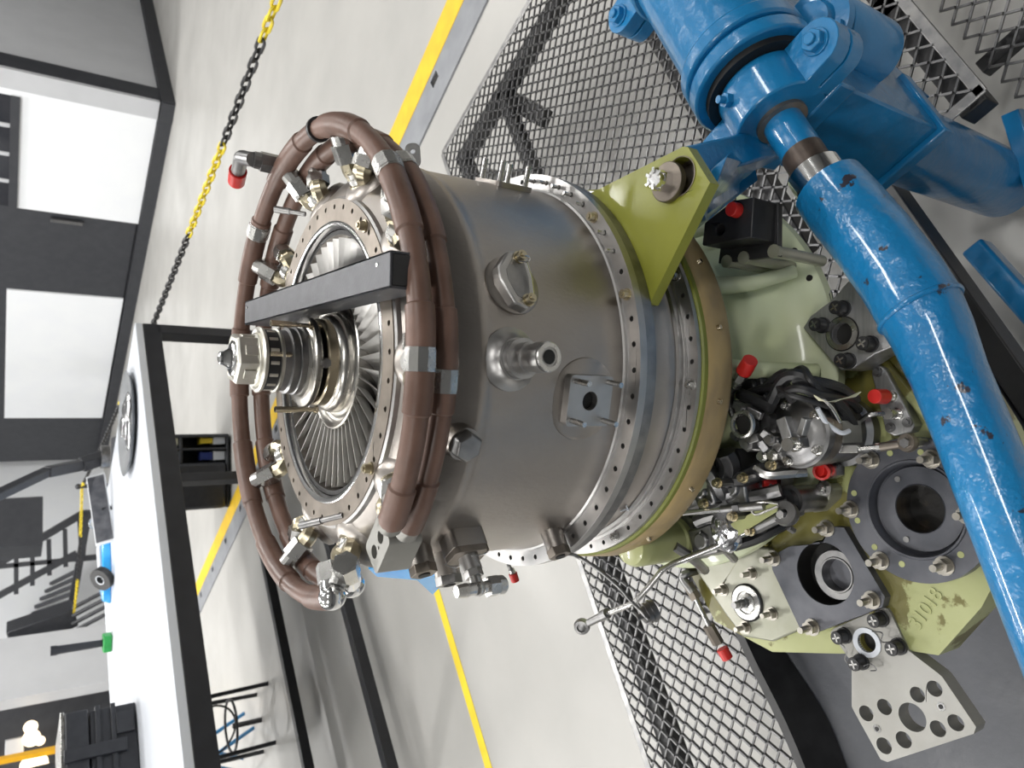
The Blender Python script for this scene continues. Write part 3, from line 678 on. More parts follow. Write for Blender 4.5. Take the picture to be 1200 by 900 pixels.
# square dark pad
PQ = .650
pol = pad_pts([(903, 652), (925, 640), (960, 637), (976, 617), (989, 618), (1037, 700), (1034, 712), (955, 742), (938, 738), (905, 668)], PQ)
c = P(966, 672, PQ); Mq = Matrix.Translation((c.x, c.y, 0))
mb = MB(); mb.prism(pol, GZ - .01, PQ, None, [circle((c.x, c.y), .0455, 40)]); sq = part(mb, 'square_drive_pad', M_pad, bevel=.0015)
c2_ = P(975, 675, PQ); Mq2 = Matrix.Translation((c2_.x, c2_.y, 0))
mb = MB(); mb.lathe([(.0452, PQ - .002), (.0452, PQ - .035), (.030, PQ - .035)], 40, Mq); part(mb, 'pad_recess', M_hole, sq)
mb = MB(); mb.lathe([(.0375, PQ - .035), (.0375, PQ - .014), (.0355, PQ - .012), (.0265, PQ - .012), (.0255, PQ - .0105), (.0235, PQ - .0105), (.0228, PQ - .013), (.0228, PQ - .035), (0, PQ - .035)], 44, Mq2); part(mb, 'drive_collar', M_dsteel, sq)
mb = MB(); mb.lathe([(0, PQ - .030), (.0225, PQ - .030)], 30, Mq2); part(mb, 'drive_bore', M_pad, sq)
for (u, v) in ((962, 619), (900, 654), (1015, 703), (945, 735)):
    q = P(u + 7, v, PQ); inst(ME_studn, 'stud', sq, frame((q.x, q.y, PQ), ZV))
# pale pad with the splined drive
PS = .645
pol = pad_pts([(815, 668), (838, 655), (880, 640), (900, 642), (918, 662), (946, 728), (938, 738), (905, 752), (870, 746), (850, 720)], PS)
mb = MB(); mb.prism(pol, GZ - .02, PS); ps = part(mb, 'pale_drive_pad', M_pale, bevel=.003)
c = P(876, 706, PS); Ms = Matrix.Translation((c.x, c.y, PS))
mb = MB(); mb.lathe([(.0305, -.002), (.0305, .0025), (.0285, .004)], 40, Ms); part(mb, 'seal_ring', M_hole, ps)
mb = MB(); mb.lathe([(.0285, .003), (.0275, .0045), (.0185, .0045), (.0175, .002), (.0160, .002), (.0155, .004), (.0095, .006), (0, .006)], 40, Ms); part(mb, 'drive_flange', M_steel, ps)
mb = MB(); mb.stack((c.x, c.y, PS + .005), ZV, [(.0085, .006), (.0065, .010), (.0075, .004), (.0055, .010)], 14); part(mb, 'splined_shaft', M_dsteel, ps)
for (u, v) in ((869, 676), (836, 695), (893, 723), (862, 739)):
    q = P(u + 12, v - 4, PS); inst(ME_studn, 'stud', ps, frame((q.x, q.y, PS), ZV) @ Matrix.Scale(.85, 4))
# four-bolt plate near the arm
PP = .700
pol = pad_pts([(941, 384), (950, 370), (974, 352), (985, 340), (1004, 318), (1062, 380), (1052, 404), (1025, 415), (1000, 432), (985, 434), (972, 420)], PP)
c = P(987, 391, PP)
mb = MB(); mb.prism(pol, PP - .05, PP, None, [circle((c.x, c.y), .0155, 28)]); fb = part(mb, 'four_bolt_plate', M_alum, bevel=.0015)
mb = MB(); mb.lathe([(.0230, -.001), (.0230, .002), (.0160, .003), (.0152, -.02), (0, -.02)], 32, Matrix.Translation((c.x, c.y, PP))); part(mb, 'port_ring', M_steel, fb)
mb = MB(); mb.lathe([(.0245, -.001), (.0245, .0012), (.0230, .0012)], 32, Matrix.Translation((c.x, c.y, PP))); part(mb, 'seal_ring', M_hole, fb)
mb = MB(); mb.lathe([(0, -.012), (.0153, -.012)], 24, Matrix.Translation((c.x, c.y, PP))); part(mb, 'port_bore', M_hole, fb)
def cap_screw(u, v, Z, parent, rotz=.6):
    q = P(u, v, Z + .024); b0 = V((q.x, q.y, Z)); s = inst(ME_screw, 'cap_screw', parent, frame(b0, ZV))
    c_ = inst(ME_cross, 'cross_slot', s if False else parent, frame(b0 + ZV * .0228, ZV, V((math.cos(rotz), math.sin(rotz), 0))))
for (u, v) in ((977, 360), (953, 380), (1009, 402), (983, 422)): cap_screw(u, v, PP, fb)
mb = MB(); mb.tube(smoothpath([P(958, 374, .694), P(970, 372, .68), P(975, 366, .69)], 4), .0010, 5); mb.tube(smoothpath([P(990, 416, .69), P(1000, 412, .68), P(1006, 408, .69)], 4), .0010, 5)
mb.tube(smoothpath([P(974, 352, .69), P(972, 345, .70), P(974, 341, .70), P(976, 350, .69)], 4), .0010, 5); part(mb, 'lock_wire', M_chrome, fb)
# small three-cornered fitting plate
PT = .655
pol = pad_pts([(1021, 438), (1024, 430), (1030, 428), (1037, 432), (1068, 490), (1072, 498), (1068, 506), (1047, 511), (1038, 506)], PT)
mb = MB(); mb.prism(pol, PT - .03, PT); tp = part(mb, 'fitting_plate', M_alum, bevel=.002)
for (u, v) in ((1029, 436), (1044, 501), (1064, 495)):
    q = P(u, v, PT); mb = MB(); mb.cyl(q, q + ZV * .003, .0068, n=14); mb.cyl(q + ZV * .003, q + ZV * .006, .0042, n=6); part(mb, 'plate_screw', M_dsteel, tp)
q = P(1045, 465, PT); mb = MB(); mb.stack(q, ZV, [(.0085, .006), (.0070, .016)], 14); part(mb, 'fitting_stem', M_steel, tp)
mb = MB(); mb.cyl(q + ZV * .018, q + ZV * .044, .0105, .0098, 18); part(mb, 'dust_cap', M_red, tp, bevel=.001, label='red plastic dust cap')
q = P(1052, 485, PT); mb = MB(); mb.stack(q, ZV, [(.0085, .005), (.0065, .014), (.0075, .008)], 14); part(mb, 'union', M_steel, tp)
mb = MB(); mb.tube(smoothpath([q + ZV * .020, P(1020, 486, .69), P(1005, 496, .685), P(994, 512, .68), P(986, 524, .675)], 6), .0034, 8); part(mb, 'small_pipe', M_steel, tp)
# lifting plate with lightening holes
LZ = .640
lp = [(973, 741), (978, 736), (1034, 712), (1040, 713), (1044, 719), (1064, 762), (1098, 788), (1104, 793), (1144, 852), (1141, 860), (1040, 893), (1032, 890), (1001, 834), (998, 828), (998, 776)]
hol = [circ_at(u, v, LZ, r) for u, v, r in ((1016, 753, .0135), (1015, 836, .0105), (1036.5, 828.5, .0105), (1075, 814, .0100), (1095, 807, .0100), (1069, 840.5, .0185), (1099, 854, .0102), (1120, 847, .0102), (1059, 867, .0108), (1036, 874, .0108))]
mb = MB(); mb.prism(pad_pts(lp, LZ), LZ - .026, LZ, None, hol); lift = part(mb, 'lifting_plate', M_plate, bevel=.0012)
c = P(1016, 753, LZ); mb = MB(); mb.lathe([(.0205, -.001), (.0205, .0015), (.0135, .0015), (.0135, -.02)], 32, Matrix.Translation((c.x, c.y, LZ))); part(mb, 'bush_ring', M_tabletop, lift)
mb = MB(); mb.lathe([(0, -.014), (.0138, -.014)], 24, Matrix.Translation((c.x, c.y, LZ))); part(mb, 'bush_bore', M_hole, lift)
for (u, v) in ((979, 748), (1022, 728), (1043, 761), (999, 779)): cap_screw(u, v, LZ, lift, .4)
for (u, v) in ((1028, 854), (1103, 828)):
    q = P(u, v, LZ); mb = MB(); mb.cyl(q - ZV * .002, q + ZV * .001, .0055, n=14); part(mb, 'insert', M_chrome, lift); mb = MB(); mb.cyl(q, q + ZV * .0013, .003, n=12); part(mb, 'insert_bore', M_hole, lift)
mb = MB()
for pts in (((983, 752), (992, 762), (990, 772), (994, 778)), ((1022, 740), (1034, 742), (1033, 752), (1045, 752)), ((1008, 782), (1020, 778), (1027, 785), (1020, 786))):
    mb.tube(smoothpath([P(u, v, LZ + .012) for u, v in pts], 4), .0009, 5)
part(mb, 'lock_wire', M_dsteel, lift)
mb = MB(); c = P(1010, 757, GZ); mb.cyl((c.x, c.y, GZ - .06), (c.x, c.y, LZ - .028), .045, n=24); part(mb, 'lifting_boss', M_green, gb, bevel=.004)

# --- fuel control: upright grey cylinder among pipes
b0 = P(988, 506, .655); Mf = Matrix.Translation((b0.x, b0.y, 0))
mb = MB(); mb.lathe([(0, .645), (.050, .645), (.050, .662), (.043, .668), (.043, .700), (.0455, .705), (.0455, .735), (.043, .737)], 40, Mf); fc = part(mb, 'fuel_control', M_dsteel)
mb = MB(); mb.lathe([(.0440, .732), (.0472, .733), (.0472, .750), (.0455, .752)], 40, Mf); part(mb, 'brown_band', M_tan, fc)
mb = MB(); mb.lathe([(.0460, .751), (.0485, .753), (.0485, .765), (.045, .768), (.040, .768), (.032, .774), (.016, .777), (0, .777)], 40, Mf); part(mb, 'end_cover', M_dsteel, fc)
for i in range(5):
    an = 2 * pi * i / 5 + .4; q = Mf @ V((.0395 * math.cos(an), .0395 * math.sin(an), .768)); inst(ME_bolt, 'bolt', fc, frame(q, ZV))
for (dx, dy, sx, sy_, hz, an) in ((.006, .004, .030, .016, .016, .4), (-.018, .010, .016, .012, .022, 1.0), (.010, -.020, .024, .010, .012, -.3), (-.012, -.018, .014, .014, .02, .2)):
    mb = MB(); mb.box((0, 0, hz / 2), (sx, sy_, hz), Mf @ Matrix.Translation((dx, dy, .774)) @ Matrix.Rotation(an, 4, 'Z')); part(mb, 'valve_block', M_alum if sx > .02 else M_dsteel, fc, bevel=.0015)
mb = MB(); mb.box((0, 0, 0), (.030, .002, .045), frame(Mf @ V((.004, -.0455, .71)), ZV, V((1, .1, 0)))); part(mb, 'data_plate', M_plate, fc)
mb = MB(); mb.stack(Mf @ V((-.014, -.016, .790)), ZV, [(.010, .006), (.007, .010), (.009, .004)], 14); part(mb, 'adjuster', M_steel, fc)
# throttle valve cluster on its left
q0 = P(880, 497, .80)
mb = MB(); mb.stack(q0 - ZV * .10, ZV, [(.026, .03), (.020, .04), (.024, .02)], 20); vc = part(mb, 'throttle_valve', M_dsteel)
mb = MB(); mb.tube([q0 + V((.0, .0, .018)) + V((.017 * math.cos(a_), .017 * math.sin(a_), 0)) for a_ in [2 * pi * i / 20 for i in range(20)]], .0035, 8, closed=True); part(mb, 'clamp_ring', M_steel, vc)
mb = MB(); mb.cyl(q0 + ZV * .0, q0 + ZV * .012, .0145, n=20); part(mb, 'valve_mouth', M_hole, vc)
for (u, v, Z, L_) in ((868, 480, .815, .02), (876, 522, .80, .03), (893, 535, .775, .03), (905, 534, .78, .025), (902, 515, .80, .02), (862, 510, .79, .03)):
    q = P(u, v, Z); mb = MB(); mb.hexn(q - ZV * L_, q, .009); mb.cyl(q, q + ZV * .006, .0055, n=12); mb.cyl(q - ZV * (L_ + .05), q - ZV * L_, .006, n=10); part(mb, 'pipe_union', M_steel if u % 2 else M_dsteel, vc, smooth=25)
for (u0, v0, u1, v1, Z0, Z1) in ((860, 473, 893, 488, .81, .80), (868, 520, 890, 512, .80, .795), (893, 505, 912, 520, .80, .79), (878, 500, 900, 528, .79, .78)):
    mb = MB(); mb.bar(P(u0, v0, Z0), P(u1, v1, Z1), .012, .010); part(mb, 'valve_bracket', M_dsteel, vc, bevel=.0015)
# capped injector line at the tan band
q0, q1 = P(862, 452, .80), P(876, 428, .815)
mb = MB(); mb.cyl(q0, q0.lerp(q1, .45), .0075, n=14); mb.hexn(q0.lerp(q1, .3), q0.lerp(q1, .62), .0095); il = part(mb, 'capped_line', M_steel, smooth=25)
mb = MB(); mb.cyl(q0.lerp(q1, .6), q1, .006, n=12); mb.tube(smoothpath([q0, P(855, 465, .79), P(862, 490, .77), P(885, 505, .74)], 5), .006, 10); part(mb, 'line_pipe', M_dsteel, il)
mb = MB(); mb.cyl(q0.lerp(q1, .68), q0.lerp(q1, 1.25), .0112, .0105, 18); part(mb, 'dust_cap', M_red, il, bevel=.001, label='red plastic dust cap')
# black wiring harness
def cab(pts, r, name='harness_cable', m=M_black, parent=None):
    mb = MB(); mb.tube(smoothpath([P(*p) for p in pts], 6), r, 8); return part(mb, name, m, parent)
har = cab([(905, 470, .79), (918, 445, .80), (935, 440, .80), (960, 455, .78), (985, 475, .74), (1000, 500, .69)], .0085)
for pts, r in (([(898, 452, .78), (920, 437, .80), (945, 452, .79), (962, 480, .76), (990, 490, .72)], .006), ([(915, 462, .80), (935, 455, .81), (960, 462, .79), (992, 468, .73), (1006, 480, .68)], .006),
               ([(925, 440, .79), (940, 432, .79), (950, 445, .80), (970, 470, .77), (980, 490, .74)], .005), ([(875, 462, .77), (895, 455, .78), (915, 455, .80), (930, 470, .80)], .006),
               ([(910, 452, .80), (925, 462, .81), (945, 468, .80), (970, 476, .77)], .004), ([(930, 446, .80), (955, 447, .79), (985, 455, .75), (1003, 468, .70)], .007), ([(868, 462, .78), (888, 470, .79), (905, 478, .79)], .009)):
    cab(pts, r, parent=har)
cab([(958, 478, .78), (968, 495, .765), (985, 507, .75), (995, 505, .735)], .0032, 'white_lead', M_tabletop, har)
cab([(950, 450, .79), (962, 465, .785), (975, 478, .775), (985, 495, .76)], .0022, 'white_lead', M_steel, har)
mb = MB(); pts = [P(952, 462, .80), P(963, 470, .805), P(974, 471, .808), P(984, 468, .80), P(998, 465, .79), P(1008, 459, .785)]
vs = []; 
for i, p in enumerate(pts):
    h_ = .0055 if i in (1, 2, 4) else (.002 if i in (0, 5) else .003)
    vs += [p + V((0, -h_, .002)), p + V((0, h_, -.002)), p + V((0, h_, -.004)), p + V((0, -h_, 0))]
fs = []
for i in range(5):
    for k in range(4): fs.append((i * 4 + k, i * 4 + (k + 1) % 4, i * 4 + 4 + (k + 1) % 4, i * 4 + 4 + k))
mb.add(vs, fs); part(mb, 'tie_tag', M_tag, har, label='cream paper tie tag')
# control rod with two rod ends
def rod(p0, p1, r, name='control_rod', ends=True, m=M_steel, square=False):
    mb = MB()
    if square: mb.bar(p0, p1, r * 2, r * 2)
    else: mb.cyl(p0, p1, r, n=10)
    return part(mb, name, m, bevel=.0006 if square else 0)
p0, p1 = P(932, 527, .735), P(1006, 526, .715); cr = rod(p0, p1, .0052, square=True)
mb = MB(); mb.cyl(p1, P(1032, 524, .705), .0038, n=10); mb.hexn(P(1026, 524.5, .708), P(1034, 524, .704), .006); part(mb, 'rod_thread', M_steel, cr)
mb = MB(); mb.cyl(P(1032, 524, .705), P(1054, 521, .70), .0062, .0055, 12); q = P(1064, 519, .70); mb.lathe([(.004, -.005), (.0115, -.005), (.0125, 0), (.0115, .005), (.004, .005)], 20, frame(q, V((.1, .1, 1)))); part(mb, 'rod_end', M_tan, cr)
mb = MB(); mb.hexn(q - ZV * .03, q + ZV * .010, .0065); mb.cyl(q - ZV * .045, q - ZV * .01, .0045, n=10); part(mb, 'rod_bolt', M_dsteel, cr)
# long bent rod reaching out past the casing
pts = [(705, 722, .86), (725, 714, .855), (744, 706, .85), (760, 688, .84), (776, 668, .83), (790, 660, .82), (840, 640, .79), (890, 616, .76)]
mb = MB(); mb.tube([P(*p) for p in pts], .0046, 10); br = part(mb, 'bent_control_rod', M_steel)
mb = MB(); q = P(682, 734, .865); mb.cyl(P(709, 720, .86), P(690, 730, .865), .0068, .0062, 12); mb.lathe([(0, -.006), (.012, -.006), (.0135, 0), (.012, .006), (.0075, .0065), (.007, .004), (.004, .005), (0, .005)], 22, frame(q, V((-.2, -.6, .7)))); part(mb, 'rod_end', M_dsteel, br)
mb = MB(); mb.cyl(P(712, 718.5, .86), P(706, 721.5, .86), .0085, n=12); part(mb, 'lock_collar', M_dsteel, br)
mb = MB(); mb.cyl(P(886, 618, .762), P(912, 606, .755), .0095, .0085, 12); q = P(921, 602, .75); mb.lathe([(.005, -.008), (.0165, -.008), (.018, 0), (.0165, .008), (.005, .008)], 22, frame(q, V((.3, -.2, .9)))); part(mb, 'rod_end', M_dsteel, br)
mb = MB(); mb.hexn(q - ZV * .035, q + ZV * .014, .0065); mb.hexn(P(930, 622, .735), P(924, 618, .745), .005); part(mb, 'rod_bolt', M_dsteel, br)
# straight silver rod beneath the flange
p0, p1, p2 = P(770, 604, .83), P(846, 597, .80), P(895, 592, .785)
mb = MB(); mb.cyl(p0, p1, .0042, n=10); sr = part(mb, 'straight_rod', M_chrome); mb = MB(); mb.cyl(p1, p2, .0068, n=12); mb.hexn(p1.lerp(p2, .3), p1.lerp(p2, .45), .0085); part(mb, 'rod_sleeve', M_dsteel, sr)
mb = MB(); mb.tube(smoothpath([P(912, 590, .79), P(893, 588, .79), P(880, 593, .79), P(885, 603, .785), P(900, 598, .785), P(912, 593, .785)], 5), .0018, 6); part(mb, 'spring_clip', M_steel, sr)
# pale lever arm
mb = MB(); mb.prism([(0, -.010), (.075, -.007), (.080, 0), (.075, .007), (0, .010), (-.008, 0)], -.0025, .0025, frame(P(857, 623, .785), V((0, -.35, 1)), P(906, 594, .785) - P(857, 623, .785))); part(mb, 'lever_arm', M_green, bevel=.001)
# short black cylinder on a pale flange
c = P(963, 584, .66); mb = MB()
mb.prism([tuple(P(u, v, .665).xy) for u, v in ((942, 596), (955, 601), (972, 585), (974, 573), (968, 567), (955, 568), (938, 580))], .63, .666); bc_ = part(mb, 'breather_valve', M_pale, bevel=.002)
mb = MB(); c = P(956, 583, .665); mb.cyl(c, c + ZV * .06, .020, n=22); mb.cyl(c + ZV * .056, c + ZV * .064, .0215, n=22); part(mb, 'valve_body', M_dsteel, bc_)
mb = MB(); mb.cyl(c + ZV * .060, c + ZV * .075, .016, n=18); mb.tube(smoothpath([c + ZV * .07, c + V((-.01, .02, .085)), c + V((-.015, .05, .085))], 5), .009, 10); part(mb, 'valve_cap', M_black, bc_)
q = P(967, 572, .667); inst(ME_bolt, 'bolt', bc_, frame(q, ZV) @ Matrix.Scale(1.5, 4))
# red ring connector and red plug
q = P(972, 551, .68); mb = MB(); mb.hexn(q - ZV * .02, q, .0125); rc = part(mb, 'ring_connector', M_steel)
mb = MB(); qq = P(960, 551, .70); mb.lathe([(.0065, 0), (.012, .001), (.013, .006), (.012, .014), (.0085, .015), (.0065, .006), (0, .006)], 20, frame(qq - ZV * .01, V((-.15, -.4, 1)))); mb.cyl(q - ZV * .004, qq, .009, n=14); part(mb, 'dust_cap', M_red, rc, label='open red ring cap')
q = P(908, 565, .73); mb = MB(); mb.cyl(q, P(893, 565, .745), .0105, .0100, 18); rp = part(mb, 'dust_cap', M_red, label='red plastic plug', bevel=.001)
mb = MB(); mb.hexn(q, q - ZV * .03, .012); part(mb, 'plug_union', M_dsteel, rp)
# foil wrapped pipe
mb = MB(); random.seed(3)
c = P(853, 622, .775); vs = []; fs = []; NU, NV = 18, 12
for i in range(NU):
    for j in range(NV):
        a_ = 2 * pi * i / NU; b_ = pi * j / (NV - 1)
        rr = 1 + .22 * (random.random() - .5)
        vs.append(c + V((.032 * math.sin(b_) * math.cos(a_) * rr, .026 * math.sin(b_) * math.sin(a_) * rr, .020 * math.cos(b_) * rr)))
for i in range(NU):
    for j in range(NV - 1): fs.append((i * NV + j, ((i + 1) % NU) * NV + j, ((i + 1) % NU) * NV + j + 1, i * NV + j + 1))
mb.add(vs, fs); part(mb, 'foil_wrap', M_foil, smooth=20)
# oil filter bowl, pale green
c = P(736, 640, .868); mb = MB()
mb.lathe([(0, .868), (.020, .868), (.029, .865), (.0325, .858), (.033, .845), (.033, .775), (.036, .772), (.036, .762), (.028, .760), (.028, .70), (0, .70)], 32, Matrix.Translation((c.x, c.y, 0))); of = part(mb, 'oil_filter_bowl', M_green)
mb = MB(); mb.lathe([(.0345, .760), (.0385, .758), (.0385, .748), (.034, .746)], 28, Matrix.Translation((c.x, c.y, 0))); part(mb, 'filter_clamp', M_dsteel, of)
mb = MB(); mb.lathe([(.030, .748), (.036, .742), (.036, .705), (.02, .70)], 24, Matrix.Translation((c.x, c.y, 0))); part(mb, 'filter_head', M_dsteel, of)
for an in (0, 2.1, 4.2):
    q = V((c.x + .038 * math.cos(an), c.y + .038 * math.sin(an), .735)); mb = MB(); mb.cyl(q, q + ZV * .03, .0035, n=8); mb.hexn(q + ZV * .018, q + ZV * .028, .007); part(mb, 'clamp_bolt', M_steel, of)
# dim clutter of pipes and blocks between filter, band and gearbox
for pts, r, m in (([(800, 596, .80), (822, 585, .79), (850, 580, .78), (880, 575, .76)], .012, M_dsteel), ([(815, 612, .78), (835, 605, .77), (870, 600, .75), (905, 600, .73)], .010, M_dsteel),
                  ([(845, 560, .79), (870, 560, .78), (900, 548, .76), (925, 548, .73)], .013, M_black), ([(885, 548, .775), (900, 556, .77), (920, 555, .755), (945, 553, .735)], .0075, M_steel),
                  ([(828, 548, .80), (842, 570, .79), (850, 592, .77)], .014, M_dsteel), ([(820, 625, .77), (845, 640, .75), (860, 655, .70)], .007, M_dsteel),
                  ([(860, 640, .76), (885, 632, .745), (905, 622, .73), (925, 612, .71)], .008, M_black), ([(790, 640, .80), (812, 655, .76), (826, 668, .70)], .008, M_dsteel),
                  ([(850, 530, .80), (856, 545, .79), (850, 565, .785)], .016, M_black), ([(868, 585, .77), (895, 580, .76), (915, 575, .75)], .011, M_dsteel)):
    cab(pts, r, 'service_pipe', m)
for (u, v, Z, sx, sy_, sz, an, m) in ((835, 575, .78, .05, .035, .05, .5, M_dsteel), (872, 570, .75, .06, .05, .06, .2, M_dsteel), (905, 580, .72, .05, .04, .05, .3, M_pad), (838, 632, .74, .045, .05, .06, .4, M_dsteel), (870, 545, .75, .05, .045, .08, .1, M_black), (890, 605, .71, .05, .04, .06, .7, M_dsteel), (900, 455, .72, .06, .05, .09, .3, M_black)):
    q = P(u, v, Z); mb = MB(); mb.box((0, 0, 0), (sx, sy_, sz), Matrix.Translation(q) @ Matrix.Rotation(an, 4, 'Z')); mb.cyl(q + ZV * sz * .4, q + ZV * (sz * .5 + .006), min(sx, sy_) * .32, n=16); mb.cyl(q - ZV * .12, q, min(sx, sy_) * .3, n=12); part(mb, 'accessory_body', m, bevel=.004)
for (u, v, Z) in ((842, 566, .82), (826, 590, .81), (872, 560, .80), (860, 605, .80), (905, 545, .775), (880, 622, .77)):
    q = P(u, v, Z); inst(ME_gbolt, 'bolt', ENG, frame(q, ZV)); mb = MB(); mb.cyl(q - ZV * .05, q, .006, n=8); part(mb, 'stem', M_dsteel)
# capped drain tube below the gearbox corner
q0, q1, q2, q3 = P(800, 677, .66), P(812, 694, .655), P(835, 742, .62), P(849, 764, .605)
mb = MB(); mb.tube(smoothpath([P(818, 668, .63), P(806, 672, .655), q0, q1], 5), .0075, 10); dt = part(mb, 'drain_tube', M_dsteel)
mb = MB(); mb.cyl(q1, q2, .0045, n=10); part(mb, 'tube_run', M_steel, dt)
for n0, n1 in ((P(806, 684, .655), P(816, 702, .65)), (P(830, 733, .625), P(842, 754, .612))):
    mb = MB(); mb.hexn(n0, n1, .0105); part(mb, 'tube_nut', M_tan, dt, smooth=25)
mb = MB(); mb.cyl(P(846, 760, .607), P(853, 772, .60), .0105, .0100, 16); part(mb, 'dust_cap', M_red, dt, bevel=.001, label='red plastic dust cap')
# thermocouple cable with hanging connector
p, R, T, b = pA; s0 = p + R * .036
pts = [s0, P(672, 650, 1.00), P(700, 667, .975), P(725, 688, .95), P(738, 703, .94), P(748, 713, .93), P(760, 726, .925)]
mb = MB(); mb.tube(smoothpath(pts, 6), .0026, 8); tcb = part(mb, 'thermocouple_cable', M_dsteel)
c = P(752, 722, .925); dd = V((-.35, .3, .75)).normalized()
mb = MB(); mb.stack(c - dd * .022, dd, [(.0140, .005), (.0160, .003), (.0135, .004), (.0150, .003), (.0115, .006), (.004, .008)], 20); part(mb, 'cable_connector', M_dsteel, tcb)
# black control box with a red knob, on stand-offs above the inlet housing
bxp = P(852, 262, .84); ex = P(890, 250, .86) - P(835, 265, .86); ex.z = 0
Mb = frame(bxp, ZV, ex)
mb = MB(); mb.prism([(-.045, -.022), (.040, -.028), (.045, .026), (.010, .030), (-.040, .010)], -.05, 0, Mb, [circle((-.012, -.006), .0075, 16)]); cbx = part(mb, 'control_box', M_black, bevel=.002)
mb = MB(); mb.prism([(-.056, -.040), (.046, -.048), (.048, .026), (-.046, .014)], -.058, -.048, Mb); part(mb, 'box_flange', M_black, cbx, bevel=.001)
mb = MB(); mb.cyl(Mb @ V((.018, .014, 0)), Mb @ V((.018, .014, .014)), .0105, .0098, 18); part(mb, 'dust_cap', M_red, cbx, bevel=.001, label='red plastic cap')
for x_ in (-.040, -.010, .040): 
    mb = MB(); q = Mb @ V((x_, -.040, -.05)); mb.cyl(q - ZV * .11, q, .0085, n=12); mb.cyl(q - ZV * .004, q + ZV * .004, .0095, n=12); part(mb, 'stand_off', M_pale, cbx)
# ------------------------------------------------------------------ engine stand: blue yoke on a black cart with expanded mesh deck
ca = V((.54, -.84, 0)).normalized(); cb = V((-.84, -.54, 0)).normalized(); C1 = V((.852, 2.538, 0))
def AB(a, b, Z): q = C1 + ca * a + cb * b; return V((q.x, q.y, Z))
ST = empty('engine_stand', AB(1.345, 1.35, FL), 'blue painted engine stand with tubular yoke arm on a black wheeled cart with mesh deck', 'engine stand')
def spart(mb, name, m, parent=None, **k): return build(mb, name, m, parent or ST, **k)
SA, SZ = 1.345, .775
def on(b, da=0, dz=0): return AB(SA + da, b, SZ + dz)
# bearing tube and collars
mb = MB(); mb.cyl(on(.88), on(1.315), .083, n=48); bt = spart(mb, 'bearing_tube', M_blue)
for b0_, b1_, r in ((1.292, 1.318, .0935), (1.318, 1.326, .086), (1.326, 1.352, .0935), (1.062, 1.085, .0925), (.90, .94, .09)):
    mb = MB(); mb.cyl(on(b0_), on(b1_), r, n=48); spart(mb, 'collar', M_blue, bt, bevel=.004)
mb = MB(); mb.cyl(on(1.350), on(1.362), .078, n=40); spart(mb, 'collar_gap', M_hole, bt)
# pillow blocks with bolted ears
def pillow(b0_, b1_, ext=.055):
    mid = (b0_ + b1_) / 2; hw = (b1_ - b0_) / 2
    mb = MB(); mb.cyl(on(b0_), on(b1_), .064, n=40); pb = spart(mb, 'pillow_block', M_blue, bevel=.003)
    for s in (-1, 1):
        M = frame(on(mid, s * ext, -.005), ZV, ca * s)
        pts = [(0, -hw), (.040, -hw)] + [(.040 + hw * math.sin(pi * i / 10), -hw * math.cos(pi * i / 10)) for i in range(1, 10)] + [(.040, hw), (0, hw)]
        mb = MB(); mb.prism(pts, -.004, .024, M); spart(mb, 'bolt_ear', M_blue, pb, bevel=.004)
        mb = MB(); mb.prism(pts, -.034, -.008, M); spart(mb, 'lower_ear', M_blue, pb, bevel=.003)
        mb = MB(); q = M @ V((.042, 0, .024)); mb.cyl(q, q + ZV * .003, .0185, n=18); mb.hexn(q, q + ZV * .013, .0155); mb.cyl(q + ZV * .012, q + ZV * .018, .008, n=12); spart(mb, 'ear_bolt', M_blue, pb, bevel=.0012)
    return pb
pb1 = pillow(1.362, 1.428); pillow(1.00, 1.06, .082)
mb = MB(); q = on(1.385, -.020, .060); mb.hexn(q, q + V((-.1, .2, 1)) * .010, .010); mb.cyl(q + V((-.1, .2, 1)) * .008, q + V((-.1, .2, 1)) * .020, .0055, n=10); spart(mb, 'grease_nipple', M_blue, pb1)
# shaft, bright collar, yoke arm
mb = MB(); mb.lathe([(.0275, 0), (.036, 0), (.036, .006), (.0275, .007)], 30, frame(on(1.428), cb)); spart(mb, 'shaft_seal', M_tan)
mb = MB(); mb.cyl(on(1.36), on(1.530), .0275, n=32); sh = spart(mb, 'yoke_shaft', M_blue)
mb = MB(); mb.cyl(on(1.492), on(1.535), .0281, n=32); spart(mb, 'bare_band', M_stain, sh)
mb = MB(); mb.lathe([(.028, 0), (.0355, .001), (.0355, .034), (.028, .035)], 36, frame(on(1.526), cb)); spart(mb, 'bright_collar', M_chrome, sh)
path = [on(1.555, .003), on(1.562, .004), on(1.60, .008), on(1.66, .014), on(1.72, .017), on(1.76, .016), on(1.80, .012), on(1.85, .003), on(1.92, -.009), on(2.113, -.045), on(2.45, -.108), on(2.62, -.14)]
rad = [.036, .0465, .0475, .0475, .0475, .0475, .0440, .0400, .0392, .0392, .0392, .0392]
mb = MB(); mb.tube(path, rad, 40); arm = spart(mb, 'yoke_arm', M_bluew, smooth=45)
mb = MB(); mb.tube([on(1.768, .0155) + (cb.cross(ZV) * math.cos(2 * pi * i / 40) + ZV * math.sin(2 * pi * i / 40)) * .0468 for i in range(40)], .0035, 8, closed=True); spart(mb, 'weld_bead', M_bluew, arm)
mb = MB(); mb.cyl(on(2.62, -.14), on(2.60, -.55), .045, n=32); spart(mb, 'yoke_crossmember', M_bluew, arm)
